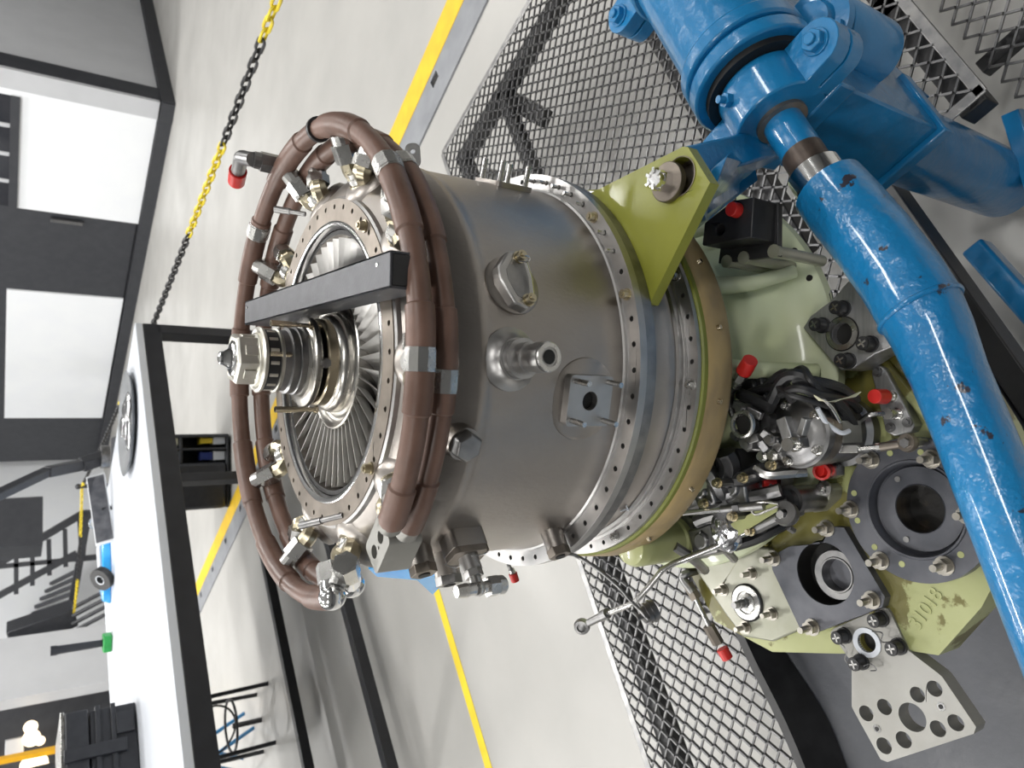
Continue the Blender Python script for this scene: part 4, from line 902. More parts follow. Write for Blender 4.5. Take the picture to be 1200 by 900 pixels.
# side drum (gear drive)
d0 = P(962, 34, .69); d1 = V((d0.x, d0.y, d0.z - .13))
dd = (d1 - d0).normalized()
mb = MB(); mb.lathe([(0, -.03), (.030, -.03), (.034, -.018), (.054, -.016), (.056, -.006), (.050, 0), (.0530, .004), (.0530, (d1 - d0).length), (.044, (d1 - d0).length + .004), (.038, (d1 - d0).length + .002), (.036, (d1 - d0).length - .01), (0, (d1 - d0).length - .01)], 40, frame(d0, dd)); dr = spart(mb, 'gear_drum', M_blue)
for an in (.3, 1.9, 3.5, 5.1):
    Mx = frame(d0, dd); q = Mx @ V((.043 * math.cos(an), .043 * math.sin(an), -.016)); mb = MB(); mb.hexn(q, q - dd * .009, .0065); spart(mb, 'drum_bolt', M_blue, dr)
# pedestal
def abprism(a0_, a1_, b0_, b1_, z0, z1, ta=0, tb=0):
    mb = MB(); vs = [AB(a, b, z1) for a, b in ((a0_, b0_), (a1_, b0_), (a1_, b1_), (a0_, b1_))] + [AB(a, b, z0) for a, b in ((a0_ - ta, b0_ - tb), (a1_ + ta, b0_ - tb), (a1_ + ta, b1_ + tb), (a0_ - ta, b1_ + tb))]
    mb.add(vs, [(0, 1, 2, 3), (7, 6, 5, 4), (0, 4, 5, 1), (1, 5, 6, 2), (2, 6, 7, 3), (3, 7, 4, 0)]); return mb
ped = spart(abprism(SA - .078, SA + .078, .93, 1.43, .700, .738), 'bearing_saddle', M_blue, bevel=.004)
spart(abprism(SA - .072, SA + .072, 1.30, 1.42, .45, .702, .0, .0), 'pedestal_box', M_blue, ped, bevel=.004)
spart(abprism(SA - .080, SA + .080, 1.295, 1.43, .425, .452), 'pedestal_cap', M_blue, ped, bevel=.003)
mb = MB(); q = AB(SA, 1.36, 0); mb.cyl((q.x, q.y, .0), (q.x, q.y, .43), .066, n=36); spart(mb, 'pedestal_post', M_blue, ped)
for s in (-1, 1):
    mb = MB(); mb.add([AB(SA + s * .07, 1.31, .70), AB(SA + s * .07, .98, .70), AB(SA + s * .07, 1.31, .36), AB(SA + s * .062, 1.31, .70), AB(SA + s * .062, .98, .70), AB(SA + s * .062, 1.31, .36)], [(0, 1, 2), (5, 4, 3), (0, 3, 4, 1), (1, 4, 5, 2), (2, 5, 3, 0)]); spart(mb, 'gusset', M_blue, ped, smooth=0)
mb = MB(); mb.bar(AB(1.25, 1.45, .03), AB(1.31, 2.2, .03), .045, .05); spart(mb, 'base_beam', M_blue, ped, bevel=.006)
mb = MB(); mb.bar(AB(1.45, 1.30, .10), AB(1.395, 1.44, .06), .03, .03); spart(mb, 'side_brace', M_blue, ped, bevel=.002)
# adapter: olive plate bolted to the casing flange, blue bracket below it
PLZ = .9915
pl = xy([(693, 226), (800, 172), (806, 172), (832, 214), (761, 357), (756, 358)], PLZ)
phs = [math.atan2(q[1] - AX.y, q[0] - AX.x) for q in (pl[-1], pl[0])]
arc = [(AX.x + .268 * math.cos(phs[0] + (phs[1] - phs[0]) * t), AX.y + .268 * math.sin(phs[0] + (phs[1] - phs[0]) * t)) for t in (.05, .35, .65, .95)]
c = P(797, 207, PLZ)
mb = MB(); mb.prism(pl + arc, PLZ - .016, PLZ, None, [circle((c.x, c.y), .023, 24)]); op = spart(mb, 'adapter_plate', M_olive, bevel=.0015, label='olive green triangular mounting plate')
mb = MB(); mb.lathe([(.0245, .0012), (.0235, .0016), (.0228, -.024), (0, -.024)], 28, Matrix.Translation((c.x, c.y, PLZ))); spart(mb, 'worn_bush', M_tan, op)
c2_ = P(781, 213, PLZ + .008); q = V((c2_.x, c2_.y, PLZ))
mb = MB(); mb.cyl(q, q + ZV * .009, .0245, n=30); spart(mb, 'washer', M_tan, op, bevel=.001)
mb = MB(); mb.hexn(q + ZV * .009, q + ZV * .022, .0135); mb.cyl(q + ZV * .022, q + ZV * .030, .011, n=12)
for i in range(6):
    an = 2 * pi * i / 6; mb.box((0, 0, 0), (.007, .004, .009), Matrix.Translation(q + V((.010 * math.cos(an), .010 * math.sin(an), .027))) @ Matrix.Rotation(an, 4, 'Z'))
spart(mb, 'castle_nut', M_chrome, op)
# blue bracket
q0 = P(800, 205, .965); q1 = AB(SA - .075, 1.40, .80)
br_x = (AB(0, 1, 0) - AB(0, 0, 0))
mb = MB(); e_ = P(838, 182, .97); f_ = P(800, 268, .965)
vs = [P(834, 198, .962), P(808, 266, .962), P(814, 271, .80), P(874, 222, .70), P(870, 205, .70), P(842, 190, .84)]
off = V((.012, -.020, -.004)); n_ = len(vs)
mb.add(vs + [v_ + off for v_ in vs], [tuple(range(n_)), tuple(range(2 * n_ - 1, n_ - 1, -1))] + [(i, n_ + i, n_ + (i + 1) % n_, (i + 1) % n_) for i in range(n_)]); spart(mb, 'adapter_bracket', M_blue, op, bevel=.002, smooth=0)
mb = MB(); mb.bar(P(795, 200, .945), AB(SA - .05, 1.395, .69), .045, .045); spart(mb, 'bracket_neck', M_blue, op, bevel=.004)

# cart frame, deck, tray
CART = ST
DZ = .25
def tubebar(p, q, w_, h_, name, m=M_frame): mb = MB(); mb.bar(p, q, w_, h_); return spart(mb, name, m, bevel=.003)
BL = 2.75
tubebar(AB(.055, .03, DZ - .05), AB(.055, BL, DZ - .05), .05, .05, 'frame_rail')
tubebar(AB(.03, .0, DZ - .05), AB(1.45, .0, DZ - .05), .05, .05, 'frame_rail')
tubebar(AB(.03, 1.00, DZ - .05), AB(1.45, 1.00, DZ - .05), .05, .05, 'frame_rail')
tubebar(AB(.37, .0, DZ - .045), AB(.37, 1.9, DZ - .045), .045, .04, 'frame_rail')
tubebar(AB(1.0, .05, DZ - .05), AB(1.0, 1.3, DZ - .05), .09, .05, 'frame_rail')
tubebar(AB(1.235, 1.315, DZ - .03), AB(1.235, BL, DZ - .03), .045, .06, 'frame_rail')
tubebar(AB(1.43, .03, DZ - .05), AB(1.43, 1.31, DZ - .05), .05, .05, 'frame_rail')
tubebar(AB(.05, BL - .03, DZ - .05), AB(1.24, BL - .03, DZ - .05), .05, .05, 'frame_rail')
tubebar(AB(.37, .02, DZ - .09), AB(.47, .23, DZ - .09), .06, .04, 'corner_strut')
for (a_, b_) in ((.12, .14), (1.38, .14), (.12, BL - .12), (1.18, BL - .12)):
    mb = MB(); q = AB(a_, b_, FL + .055); mb.cyl(q - ca * .018, q + ca * .018, .055, n=24); wh = spart(mb, 'caster_wheel', M_black, bevel=.004)
    mb = MB(); mb.box((0, 0, 0), (.055, .07, .012), frame(AB(a_, b_, FL + .125), ZV, ca)); mb.box((-.026, 0, -.04), (.004, .05, .08), frame(AB(a_, b_, FL + .125), ZV, ca)); mb.box((.026, 0, -.04), (.004, .05, .08), frame(AB(a_, b_, FL + .125), ZV, ca)); mb.cyl(q + ZV * .06, (q.x, q.y, DZ - .07), .02, n=12); spart(mb, 'caster_fork', M_dsteel, wh)
# edge strips
def strip(a0_, b0_, a1_, b1_, w_=.022, z=DZ + .006): return tubebar(AB(a0_, b0_, z), AB(a1_, b1_, z), w_, .004, 'edge_strip', M_dsteel)
strip(0, -.07, 0, BL); strip(0, -.07, 1.465, -.07); strip(1.457, -.07, 1.457, 1.314); strip(1.235, 1.306, 1.465, 1.306)
def expanded(poly_test, a0_, a1_, b0_, b1_, z, LW=.046, SW=.042, w_=.0046, h_=.0065):
    vs = []; fs = []
    na = int((a1_ - a0_) / (LW / 2)) + 1; nb = int((b1_ - b0_) / (SW / 2)) + 1
    def node(i, j): return (a0_ + i * LW / 2, b0_ + j * SW / 2)
    for i in range(na):
        for j in range(nb):
            if (i + j) % 2: continue
            for dj in (1, -1):
                p, q = node(i, j), node(i + 1, j + dj)
                mx = ((p[0] + q[0]) / 2, (p[1] + q[1]) / 2)
                if not (a0_ <= mx[0] <= a1_ and b0_ <= mx[1] <= b1_) or not poly_test(*mx): continue
                hz = .004 if dj == 1 else -.001
                P0, P1 = AB(p[0], p[1], z - .002), AB(q[0], q[1], z + hz)
                t = (P1 - P0).normalized(); sd = t.cross(ZV).normalized() * (w_ / 2); k = len(vs)
                tl = sd * .6
                for c_ in (P0, P1): vs += [c_ - sd, c_ + sd, c_ + sd + ZV * h_ + tl, c_ - sd + ZV * h_ + tl]
                fs += [(k, k + 1, k + 5, k + 4), (k + 1, k + 2, k + 6, k + 5), (k + 2, k + 3, k + 7, k + 6), (k + 3, k, k + 4, k + 7)]
    mb = MB(); mb.v = [V(v_) for v_ in vs]; mb.f = fs
    return mb
def test_main(a, b): return not (b > 1.50 and a > .55) and not (b > 1.314 and a > 1.235) and not (b > 1.20 and a > 1.26 and b < 1.45 and a < 1.44 and False)
deck = spart(expanded(test_main, .0, 1.46, -.07, BL, DZ), 'mesh_deck', M_mesh, smooth=0, kind='stuff')
spart(expanded(lambda a, b: True, 1.475, 1.80, .55, 1.62, DZ - .10), 'lower_mesh_deck', M_mesh, smooth=0, kind='stuff')
tubebar(AB(1.80, .5, DZ - .12), AB(1.80, 1.62, DZ - .12), .04, .04, 'frame_rail')
tubebar(AB(1.46, 1.20, DZ - .13), AB(1.80, 1.20, DZ - .13), .03, .03, 'frame_rail')
# rubber drip tray resting in the cart
TR = empty('drip_tray', AB(.85, 2.1, DZ - .03), 'grey rubber drip tray with black wall under the gearbox', 'tray')
ta0, ta1, tb0, tb1 = .545, 1.215, 1.52, 2.74
def wav(b): return .016 * math.sin(b * 9.0) + .006 * math.sin(b * 21)
N = 40; vs = []; fs = []
for i in range(N + 1):
    b_ = tb0 + (tb1 - tb0) * i / N; wv = wav(b_)
    prof_ = [(ta0 + wv * .4, -.03), (ta0 - .012 + wv * .4, .085), (ta0 + .010 + wv * .4, .090), (ta0 + .030 + wv, .008), (ta0 + .055 + wv, .000), (ta0 + .30, .004 + .004 * math.sin(b_ * 7)), (ta1 - .20, .000), (ta1 - .06, .004), (ta1 - .045, .05), (ta1 - .02, .055), (ta1 - .01, -.03)]
    vs += [AB(a_, b_, DZ - .03 + z_ + .03) for a_, z_ in prof_]
m_ = len(prof_)
for i in range(N):
    for k in range(m_ - 1): fs.append((i * m_ + k, i * m_ + k + 1, (i + 1) * m_ + k + 1, (i + 1) * m_ + k))
fs += [tuple(range(m_)), tuple(range(N * m_ + m_ - 1, N * m_ - 1, -1))]
mb = MB(); mb.add(vs, [f for f in fs]); tw = build(mb, 'tray_body', M_tray, TR, smooth=50)
vs = []; fs = []
for i in range(N + 1):
    b_ = tb0 + (tb1 - tb0) * i / N; wv = wav(b_)
    vs += [AB(ta0 - .014 + wv * .4, b_, DZ + .088), AB(ta0 + .012 + wv * .4, b_, DZ + .095), AB(ta0 + .034 + wv, b_, DZ + .012), AB(ta0 + .022 + wv, b_, DZ + .004), AB(ta0 - .006 + wv * .4, b_, DZ - .02)]
for i in range(N):
    for k in range(5): fs.append((i * 5 + k, i * 5 + (k + 1) % 5, (i + 1) * 5 + (k + 1) % 5, (i + 1) * 5 + k))
mb = MB(); mb.add(vs, fs); build(mb, 'tray_wall', M_black, TR, smooth=50)
# angle bar lying across the exhaust flange (loose)
b0_, b1_ = P(287, 367, 1.352), P(457, 315, 1.352); bd = b1_ - b0_
Mb = frame(b0_, ZV, bd); L = bd.length
BAR = empty('flat_bar', b0_.lerp(b1_, .5) - ZV * .0, 'dark grey metal bar laid across the top of the exhaust flange', 'bar')
mb = MB(); mb.box((L / 2, 0, -.0015), (L, .037, .003), Mb); mb.box((L / 2, -.017, -.020), (L, .003, .040), Mb); mb.box((L / 2, .017, -.020), (L, .003, .040), Mb); build(mb, 'channel', M_bar, BAR, bevel=.0008)
mb = MB(); mb.box((L - .0010, 0, -.021), (.004, .030, .036), Mb); build(mb, 'end_plug', M_black, BAR)
for x_ in (.012, L - .03):
    mb = MB(); mb.cyl(Mb @ V((x_, .008, -.001)), Mb @ V((x_, .008, .001)), .0022, n=10); build(mb, 'rivet', M_steel, BAR)
# ------------------------------------------------------------------ background: workbench, chain, case, stairs and so on
TZ = 1.0
tc = P(166, 379, TZ)
te2 = (P(215, 900, TZ) - P(158, 378, TZ)); te2.z = 0; te2.normalize()      # along near edge
tc = P(158, 378, TZ)
te1 = V((-te2.y, te2.x, 0)); te1 = te1 if te1.y > 0 else -te1              # away from camera
tw_ = (P(122, 700, TZ) - tc).dot(te1); tl = max(3.0, (P(215, 900, TZ) - tc).length + .45)
TB = empty('workbench', tc + te2 * tl / 2 + te1 * tw_ / 2 + ZV * (FL - TZ), 'large white topped workbench with black steel frame behind the engine', 'table')
def tp(x, y, z): q = tc + te2 * x + te1 * y; return V((q.x, q.y, z))
MT = frame(tp(0, 0, 0), ZV, te2); fy = 1 if (MT.to_3x3() @ V((0, 1, 0))).dot(te1) > 0 else -1
def tbox(x0, x1, y0, y1, z0, z1, name, m, bevel=.003):
    mb = MB(); mb.box(((x0 + x1) / 2, fy * (y0 + y1) / 2, (z0 + z1) / 2), (x1 - x0, y1 - y0, z1 - z0), MT); return build(mb, name, m, TB, bevel=bevel)
tbox(0, tl, 0, tw_, TZ - .045, TZ, 'tabletop', M_tabletop, .004)
tbox(.0, tl, .0, .05, TZ - .15, TZ - .046, 'apron', M_tframe); tbox(.0, .05, .05, tw_, TZ - .15, TZ - .046, 'apron', M_tframe); tbox(0, tl, tw_ - .05, tw_, TZ - .15, TZ - .046, 'apron', M_tframe)
for x_ in (0, tl - .08):
    for y_ in (0, tw_ * .68): tbox(x_, x_ + .08, y_, y_ + .08, FL, TZ - .13, 'leg', M_tframe)
tbox(.08, tl - .08, .02, .08, FL + .10, FL + .16, 'stretcher', M_tframe); tbox(.08, tl - .08, tw_ * .5, tw_ * .5 + .06, FL + .10, FL + .16, 'stretcher', M_tframe)

# plastic chain barrier
CZ = .88
c0, c1 = P(420, -260, CZ + .02), P(96, 570, CZ + .02); chd = (c1 - c0); chL = chd.length; chd.normalize()
CH = empty('barrier_chain', (c0 + c1) / 2, 'yellow and black plastic barrier chain strung behind the engine and workbench', 'chain')
pitch = .058
def linkmesh(m):
    r = .0065; hw = .0155; hl = .036; pts = []
    for i in range(8): an = -pi / 2 + pi * i / 7; pts.append(V((hl - hw + hw * math.cos(an), hw * math.sin(an), 0)))
    for i in range(8): an = pi / 2 + pi * i / 7; pts.append(V((-hl + hw + hw * math.cos(an), hw * math.sin(an), 0)))
    mb = MB(); mb.tube(pts, r, 6, closed=True); return mb.mesh('link', m)
LY, LK = linkmesh(M_chy), linkmesh(M_chk)
n_l = int(chL / pitch)
def chain_at(t): return c0 + chd * t - ZV * (.05 * 4 * (t / chL) * (1 - t / chL))
k0 = (P(309, 45, CZ) - c0).dot(chd); k1 = (P(261, 184, CZ) - c0).dot(chd); k2 = (P(218, 300, CZ) - c0).dot(chd); k3 = (P(180, 385, CZ) - c0).dot(chd); k4 = (P(137, 462, CZ) - c0).dot(chd); k5 = (P(100, 560, CZ) - c0).dot(chd)
for i in range(n_l):
    t = (i + .5) * pitch; p = chain_at(t); nx_ = chain_at(t + .02) - p
    blackl = (k0 < t < k1) or (k2 < t < k4 - .12) or (k4 + .05 < t < k5)
    inst(LK if blackl else LY, 'link', CH, frame(p, ZV, nx_) @ Matrix.Rotation((pi / 4 if i % 2 else -pi / 4) + .1, 4, 'X'))
c2x = chain_at(chL); c3 = P(62, 850, CZ)
ch2 = (c3 - c2x); L2 = ch2.length; ch2.normalize()
CH2 = empty('barrier_chain', (c2x + c3) / 2, 'distant run of yellow and black barrier chain past the green headed torch', 'chain')
for i in range(int(L2 / pitch)):
    t = (i + .5) * pitch; q = t / L2; p = c2x + ch2 * t - ZV * .10 * 4 * q * (1 - q)
    seg = int(t / 1.1) % 2
    inst(LY if seg == 0 else LK, 'link', CH2, frame(p, ZV, ch2) @ Matrix.Rotation((pi / 4 if i % 2 else -pi / 4), 4, 'X'))
def post(q, label):
    o = empty('stanchion', (q.x, q.y, FL), label, 'stanchion', 'chain stanchions')
    mb = MB(); mb.lathe([(0, FL), (.17, FL), (.17, FL + .03), (.05, FL + .07), (0, FL + .07)], 28, Matrix.Translation((q.x, q.y, 0))); build(mb, 'base', M_case, o)
    mb = MB(); mb.cyl((q.x, q.y, FL + .06), (q.x, q.y, CZ + .05), .025, n=16); build(mb, 'pole', M_case, o)
    mb = MB(); mb.sphere((q.x, q.y, CZ + .06), .035); build(mb, 'knob', M_case, o)
post(c2x, 'black chain stanchion where the two chain runs meet behind the workbench'); post(c0, 'black chain stanchion carrying the near end of the chain')

# things on the workbench
def ontable(u, v): return P(u, v, TZ)
c = ontable(153, 496)
M_gdish = mat('smoky_plastic', (.22, .23, .24), 0, .2, (.30, .31, .32), 6, .4, 20)
DS = empty('clear_dish', c, 'large round clear plastic dish with crumpled wrap on the white workbench', 'dish')
rr = .34
mb = MB(); mb.lathe([(0, TZ + .002), (rr * .7, TZ + .002), (rr * .9, TZ + .02), (rr, TZ + .035), (rr * 1.02, TZ + .035), (rr * .92, TZ + .014), (rr * .72, TZ), (0, TZ)], 48, Matrix.Translation((c.x, c.y, 0))); build(mb, 'dish', M_gdish, DS)
random.seed(5); mb = MB()
for i in range(9):
    an = random.random() * 6.3; q = c + V((rr * .55 * math.cos(an) * random.random(), rr * .55 * math.sin(an), .025)); mb.sphere(q, .035 + .03 * random.random(), 8, (1.3, 1, .3)); 
build(mb, 'crumpled_wrap', M_foil, DS, smooth=15)
# monitor arm and tilted screen panel
a0_ = ontable(128, 535)
def far(u, v, Y): d_ = ray(u, v); return V((0, 0, CAMZ)) + d_ * (Y / d_.y)
a1_, a2_, a3_ = far(95, 545, a0_.y - .1), far(55, 553, a0_.y - .3), far(-15, 586, a0_.y - .6)
LA = empty('lamp_arm', ontable(135, 540), 'black jointed arm clamped at the far corner of the workbench', 'arm')
mb = MB(); mb.bar(a0_ + ZV * .02, a1_, .09, .09); build(mb, 'lower_arm', M_case, LA, bevel=.01); mb = MB(); mb.bar(a1_, a2_, .08, .07); build(mb, 'elbow_arm', M_case, LA, bevel=.01); mb = MB(); mb.bar(a2_, a3_, .07, .06); build(mb, 'upper_arm', M_case, LA, bevel=.01)
mb = MB(); mb.cyl(a0_ - ZV * .0, a0_ + ZV * .06, .09, n=24); build(mb, 'clamp', M_dsteel, LA)
q = ontable(131, 595); tx_ = (ontable(133, 636) - ontable(126, 556)); tx_.z = 0
SCR = empty('tablet_screen', q, 'grey tablet screen leaning on its stand at the far edge of the workbench', 'screen')
Ms_ = frame(q + ZV * .075, V((.55, -.75, .35)), tx_)
mb = MB(); mb.box((0, 0, 0), (tx_.length * .85, .13, .02), Ms_); build(mb, 'bezel', M_white, SCR, bevel=.004); mb = MB(); mb.box((0, 0, .011), (tx_.length * .8, .115, .004), Ms_); build(mb, 'display', M_pad, SCR)
mb = MB(); mb.bar(q, q + ZV * .07, .06, .02); build(mb, 'prop', M_case, SCR)
q = ontable(128, 660)
BG = empty('blue_bag', q, 'blue and white packet lying at the far edge of the workbench', 'packet')
ln = (ontable(133, 715) - ontable(128, 630)); ln.z = 0; Mg = frame(q + ZV * .03, ZV, ln)
mb = MB(); mb.prism([(-ln.length / 2, -.06), (-ln.length * .2, -.16), (ln.length * .3, -.12), (ln.length / 2, -.02), (ln.length * .2, .12), (-ln.length * .3, .14)], -.03, .03, Mg, scale0=1.1); build(mb, 'packet_body', M_bluebag, BG, bevel=.012)
mb = MB(); mb.prism([(-ln.length * .25, -.02), (ln.length * .15, .0), (ln.length * .3, .09), (-ln.length * .2, .12)], .028, .05, Mg); build(mb, 'white_label', M_tabletop, BG, bevel=.006)
q = P(120, 678, TZ + .07); o = empty('tape_roll', q - ZV * .07, 'black roll of tape lying on the blue packet', 'tape')
mb = MB(); mb.lathe([(.035, -.025), (.085, -.025), (.085, .025), (.035, .025), (.035, -.025)], 28, frame(q, V((-.3, -.6, .7)))); build(mb, 'roll', M_black, o); mb = MB(); mb.lathe([(.030, -.024), (.036, -.026), (.036, .026), (.030, .024)], 24, frame(q, V((-.3, -.6, .7)))); build(mb, 'core', M_tabletop, o)
q = ontable(131, 752); hd = P(84, 757, TZ + .16)
GT = empty('inspection_torch', q, 'black handled torch with green head standing on the far edge of the workbench', 'torch')
mb = MB(); mb.cyl(q, q + ZV * .06, .05, n=16); mb.box(q + ZV * .03, (.12, .10, .06)); build(mb, 'green_head', M_greenp, GT, bevel=.01)
mb = MB(); mb.cyl(q + ZV * .06, q + ZV * .36, .025, .03, 14); mb.cyl(q + ZV * .34, q + ZV * .38, .034, n=14); build(mb, 'handle', M_case, GT)
# steel trinkets beside the screen
q = ontable(122, 612)
o = empty('ring_clamp', q, 'small bright ring clamp beside the tablet screen', 'clamp'); mb = MB(); mb.tube([q + V((.05 * math.cos(2 * pi * i / 16), 0, .055 + .05 * math.sin(2 * pi * i / 16))) for i in range(16)], .008, 6, closed=True); build(mb, 'ring', M_steel, o); mb = MB(); mb.box(q + ZV * .01, (.05, .04, .02)); build(mb, 'foot', M_steel, o)
# black equipment case
cs = ontable(163, 900); ex = te2
q = ontable(159, 822)
CS = empty('equipment_case', q + te2 * .45 + te1 * .28, 'black hard plastic equipment case with ribs and latches on the workbench', 'case')
Mc = frame(V((q.x, q.y, 0)), ZV, te2); fy2 = fy
def cbox(x0, x1, y0, y1, z0, z1, name, m=M_case, bevel=.008): mb = MB(); mb.box(((x0 + x1) / 2, fy2 * (y0 + y1) / 2, (z0 + z1) / 2), (x1 - x0, y1 - y0, z1 - z0), Mc); return build(mb, name, m, CS, bevel=bevel)
HC = .36
cbox(0, 1.0, .0, .55, TZ + .002, TZ + HC * .66, 'case_base'); cbox(-.01, 1.01, -.01, .56, TZ + HC * .68, TZ + HC, 'case_lid')
for z_ in (TZ + HC * .30, TZ + HC * .52): cbox(-.015, .5, -.015, .02, z_, z_ + .025, 'rib', bevel=.003)
cbox(.20, .27, -.03, .0, TZ + .06, TZ + HC * 1.02, 'latch', bevel=.004); cbox(.62, .69, -.03, .0, TZ + .06, TZ + HC * 1.02, 'latch', bevel=.004)
cbox(.05, .17, -.022, .0, TZ + HC * .05, TZ + HC * .30, 'corner_grip', bevel=.003)
cbox(-.02, 1.0, .0, .5, TZ + HC + .002, TZ + HC + .02, 'lid_trim', M_steel, .002)

# black service cart standing past the dock strip
q = P(281, 552, FL)
SC = empty('service_cart', q, 'black plastic service cart with open tray of small parts under the workbench', 'cart')
e2 = V((-.85, -.35, 0)).normalized(); e1 = V((-e2.y, e2.x, 0)); e1 = e1 if e1.y > 0 else -e1
w0 = P(272, 508, FL); wd = .68; Mq_ = frame(V((w0.x, w0.y, 0)), ZV, V((-1, -.12, 0))); 
def sbox(x0, x1, y0, y1, z0, z1, name, m=M_case, bevel=.01): mb = MB(); mb.box(((x0 + x1) / 2, -(y0 + y1) / 2, (z0 + z1) / 2), (x1 - x0, y1 - y0, z1 - z0), Mq_); return build(mb, name, m, SC, bevel=bevel)
sbox(0, wd, .03, .5, FL + .02, FL + .045, 'bottom_shelf'); sbox(0, wd, .42, .5, FL + .04, FL + .92, 'back_panel')
sbox(.26, wd, .0, .5, FL + .05, FL + .88, 'cabinet', M_case, .03); sbox(0, .03, .0, .5, FL + .04, FL + .92, 'side_panel'); sbox(0, .27, .02, .5, FL + .42, FL + .45, 'middle_shelf'); sbox(.125, .145, .02, .5, FL + .05, FL + .9, 'divider', bevel=.003)
sbox(.0, wd, .0, .5, FL + .90, FL + .94, 'top_tray')
for k, (x_, z_, s_, m_) in enumerate(((.06, .06, .07, M_tabletop), (.20, .06, .08, M_tabletop), (.06, .20, .05, M_lane), (.20, .20, .07, M_navy), (.06, .46, .07, M_tag), (.20, .47, .09, M_tabletop), (.06, .62, .06, M_grey), (.20, .64, .06, M_tag))):
    o = empty('parts_box', (Mq_ @ V((x_, -.12, FL + z_))), ['white cardboard', 'white plastic', 'yellow', 'navy cloth', 'cream', 'large white', 'grey', 'small cream'][k] + ' parts box in the open shelf of the black service cart', 'box', 'parts boxes in the service cart')
    mb = MB(); b_ = FL + (.045 if z_ < .1 else (.045 + .0 if z_ < .3 else .45)); 
    if .1 < z_ < .3: b_ = FL + .045 + .11
    if z_ > .6: b_ = FL + .45 + .11
    mb.box((x_, -.14, b_ + .05), (s_, .14, .10), Mq_); build(mb, 'box', m_, o, bevel=.004); mb = MB(); mb.box((x_, -.14, b_ + .101), (s_ + .008, .15, .012), Mq_); build(mb, 'lid', m_, o, bevel=.002)

# folding stool and trestle under the bench
def foot(u, v): return P(u, v, FL)
f0, f1 = foot(314, 801), foot(323, 870)
sd = (f1 - f0); bk = V((-sd.y, sd.x, 0)).normalized() * .36; bk = bk if bk.y > 0 else -bk
SL = empty('work_stool', (f0 + f1) / 2 + bk / 2, 'black metal stool tucked under the workbench with a cable loop', 'stool')
for a_, b_ in ((f0, bk * .35), (f1, bk * .35), (f0 + bk, -bk * .35), (f1 + bk, -bk * .35)):
    mb = MB(); mb.cyl(a_, a_ + b_ * .6 + ZV * .62, .016, n=12); build(mb, 'leg', M_tframe, SL)
mc = (f0 + f1) / 2 + bk / 2
mb = MB(); mb.cyl(mc + ZV * .62, mc + ZV * .68, .20, n=32); build(mb, 'seat', M_case, SL, bevel=.015)
mb = MB(); mb.tube([mc + V((.19 * math.cos(2 * pi * i / 28), .19 * math.sin(2 * pi * i / 28), .26)) for i in range(28)], .010, 8, closed=True); build(mb, 'foot_ring', M_tframe, SL)
cc = P(252, 858, .18)
o = empty('cable_coil', V((cc.x, cc.y, FL)), 'loop of black cable hanging beside the stool legs', 'cable')
mb = MB(); mb.tube([P(252, 856, .30) + V((.19 * math.cos(2 * pi * i / 28), .02 * math.sin(4 * pi * i / 28), .15 * math.sin(2 * pi * i / 28))) for i in range(28)], .008, 8, closed=True); build(mb, 'coil', M_black, o)
mb = MB(); q = P(252, 856, .30); mb.bar(V((q.x, q.y, FL)), q - ZV * .13, .03, .03); build(mb, 'hook_post', M_tframe, o)
t0_ = foot(297, 880); o = empty('blue_trestle', t0_, 'small blue metal trestle on the floor under the workbench', 'trestle')
for dx in (-.12, .12):
    for dy in (0, .3):
        mb = MB(); mb.bar(t0_ + V((dx * 1.6, dy, 0)), t0_ + V((dx * .2, dy, .34)), .022, .022); build(mb, 'leg', M_blue, o)
mb = MB(); mb.bar(t0_ + V((0, -.05, .34)), t0_ + V((0, .35, .34)), .05, .03); build(mb, 'top_beam', M_blue, o)

# far left: steel stair, second booth, lit machine
def far(u, v, Y): d_ = ray(u, v); return V((0, 0, CAMZ)) + d_ * (Y / d_.y)
YS = 15.5
STR = empty('steel_stair', far(100, 640, YS) * 1.0, 'black steel stair with railings against the pale far wall', 'stair')
ORG[STR] = V(STR.location)
def sbar(u0, v0, u1, v1, w_, name, Y0=YS, Y1=None): mb = MB(); mb.bar(far(u0, v0, Y0), far(u1, v1, Y1 or Y0), w_, w_); return build(mb, name, M_char, STR)
sbar(100, 600, -5, 662, .12, 'handrail'); sbar(90, 648, -5, 700, .10, 'stringer_rail'); sbar(92, 655, -12, 665, .07, 'mid_rail'); sbar(104, 598, 82, 720, .12, 'stringer')
sbar(100, 604, 96, 655, .10, 'newel_post')
for k, (u0, v0, u1, v1) in enumerate(((93, 608, 96, 655), (76, 620, 77, 664), (57, 632, 58, 674), (38, 642, 38, 686), (19, 652, 19, 696))): sbar(u0, v0, u1, v1, .07, 'baluster')
sbar(92, 655, 113, 653, .09, 'tread')
for k in range(6): sbar(92 - k * 2, 668 + k * 9, 60 - k * 6, 684 + k * 9, .06, 'tread', YS, YS + .9)
# dark far cupboard & stacked beams
mb = MB(); q = far(6, 620, 13.5); mb.box((0, 0, 0), (.8, .5, .95), Matrix.Translation(q) @ Matrix.Rotation(.6, 4, 'Z')); CUP = build(mb, 'wall_cabinet', M_char, label='dark wall cabinet hanging beside the steel stair', cat='cabinet', loc=q, bevel=.01)
mb = MB(); q0 = far(88, 718, 13); q1 = far(10, 745, 13); mb.bar(q0, q1, .55, .28); o = build(mb, 'beam_stack', M_case, label='dark stack of beams leaning below the steel stair', cat='beams', loc=(q0 + q1) / 2, bevel=.02)
for k in range(4):
    mb = MB(); mb.cyl(q0 + V((-.2 + .12 * k, -.3, .05)), q0 + V((.05 + .12 * k, -.5, -.35)), .03, n=8); build(mb, 'beam_end', M_char, o)
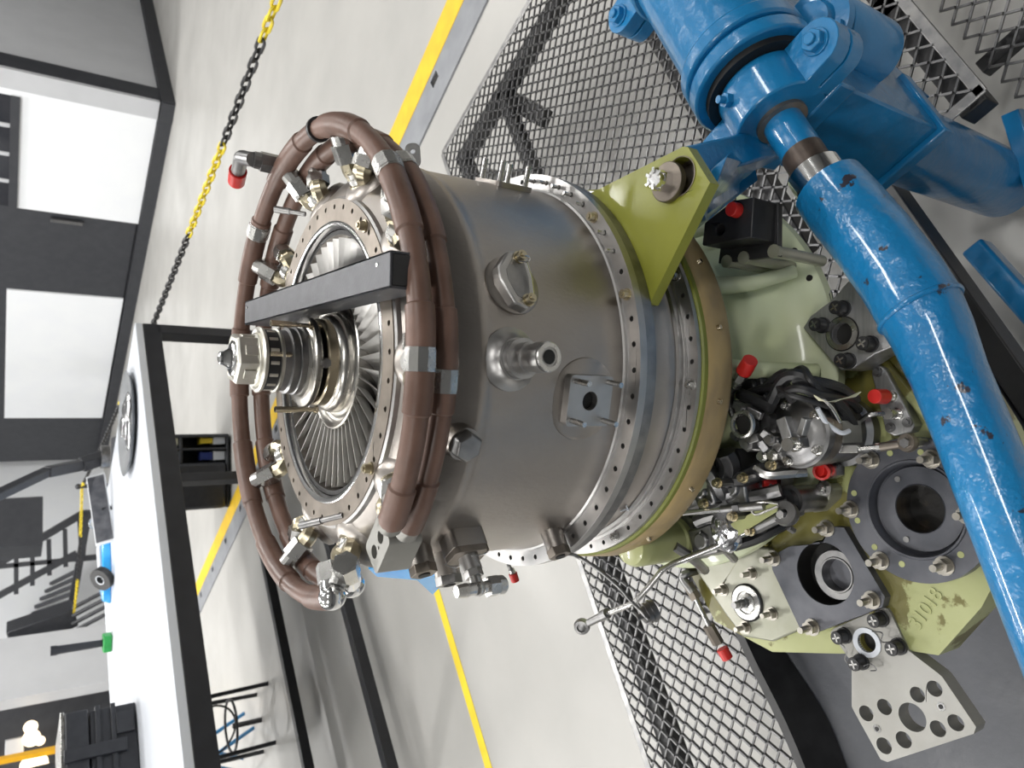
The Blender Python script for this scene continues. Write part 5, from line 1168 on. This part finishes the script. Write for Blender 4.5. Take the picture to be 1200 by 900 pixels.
# pale wall face behind stair
q = far(45, 640, 17); mb = MB(); mb.box((0, 0, 0), (7, .2, 5), Matrix.Translation((q.x, 17.3, 2.2)) @ Matrix.Rotation(.64, 4, 'Z')); build(mb, 'wall_panel', M_white, kind='structure', loc=(q.x, 17.3, FL))
# second grey booth at the lower left, with white counter front
q = far(62, 746, 12.5); q2 = far(60, 800, 12.0)
gx = (q2 - q); gx.z = 0; gl = gx.length
mb = MB(); mb.box((gl / 2 + .1, 0, 0), (gl + .2, .3, 3.2), frame(V((q.x, q.y, FL + 1.6 + .12)), ZV, gx)); SB = build(mb, 'storage_booth', M_grey, label='plain grey booth wall at the far lower left beyond the workbench', cat='booth', loc=V((q.x, q.y, FL)))
mb = MB(); mb.box((gl / 2 + .1, 0, 0), (gl + .2, .34, .14), frame(V((q.x, q.y, FL + .07)), ZV, gx)); build(mb, 'plinth', M_char, SB)
# pale counter
q = far(63, 808, 10.5); q2 = far(63, 905, 9.6); gx = (q2 - q); gx.z = 0
mb = MB(); mb.box((gx.length / 2, 0, 0), (gx.length, .5, .30), frame(V((q.x, q.y, FL + .15)), ZV, gx)); PC_ = build(mb, 'kerb_block', M_white, label='low white kerb block beside the lit machine at the far lower left', cat='kerb', loc=V((q.x, q.y, FL)))
mb = MB(); mb.box((gx.length / 2, 0, 0), (gx.length, .56, .10), frame(V((q.x, q.y, FL + .05)), ZV, gx)); build(mb, 'kick_board', M_char, PC_)
# floor rail
p0, p1 = P(68, 812, FL), P(126, 803, FL); mb = MB(); mb.bar(p0 + ZV * .04, p1 + ZV * .04, .10, .08); build(mb, 'floor_rail', M_char, label='low dark rail on the floor beyond the equipment case', cat='rail', loc=(p0 + p1) / 2 - V((0, 0, 0)))
# machine with warm lamps
q = far(20, 860, 13)
MC = empty('lit_machine', V((q.x, q.y, FL)), 'dark machine with warm glowing lamps at the far lower left', 'machine')
Mm = Matrix.Translation((q.x, q.y, 0)) @ Matrix.Rotation(.5, 4, 'Z')
mb = MB(); mb.box((-.2, .4, .95), (2.4, .8, 2.0 - FL), Mm); build(mb, 'machine_body', M_char, MC, bevel=.02)
for (u, v, r_) in ((36, 852, .11), (37, 865, .14), (40, 897, .22), (47, 868, .08), (48, 884, .09)):
    p = far(u, v, 12.3); mb = MB(); mb.sphere(p, r_ * .8, 12); build(mb, 'warm_lamp', M_warm, MC)
p = far(17, 876, 12.4); mb = MB(); mb.box(p, (.26, .05, .22)); build(mb, 'control_panel', M_grey, MC, bevel=.01)
p0, p1 = far(-8, 893, 9.0), far(72, 877, 9.0); 
o = empty('barrier_gate', V((p1.x, p1.y, FL)), 'amber barrier arm standing before the lit machine', 'barrier')
mb = MB(); mb.bar(p0, p1, .09, .05); build(mb, 'arm', M_orange, o, bevel=.004); mb = MB(); mb.bar(V((p0.x - .2, p0.y + .02, FL)), p0 + V((-.2, .02, .02)), .07, .07); build(mb, 'post', M_case, o)

# everything was laid out with the floor at -LIFT: raise it so that the floor is at zero
for o in bpy.data.objects:
    if o.parent is None and o.type != 'CAMERA': o.location.z += LIFT
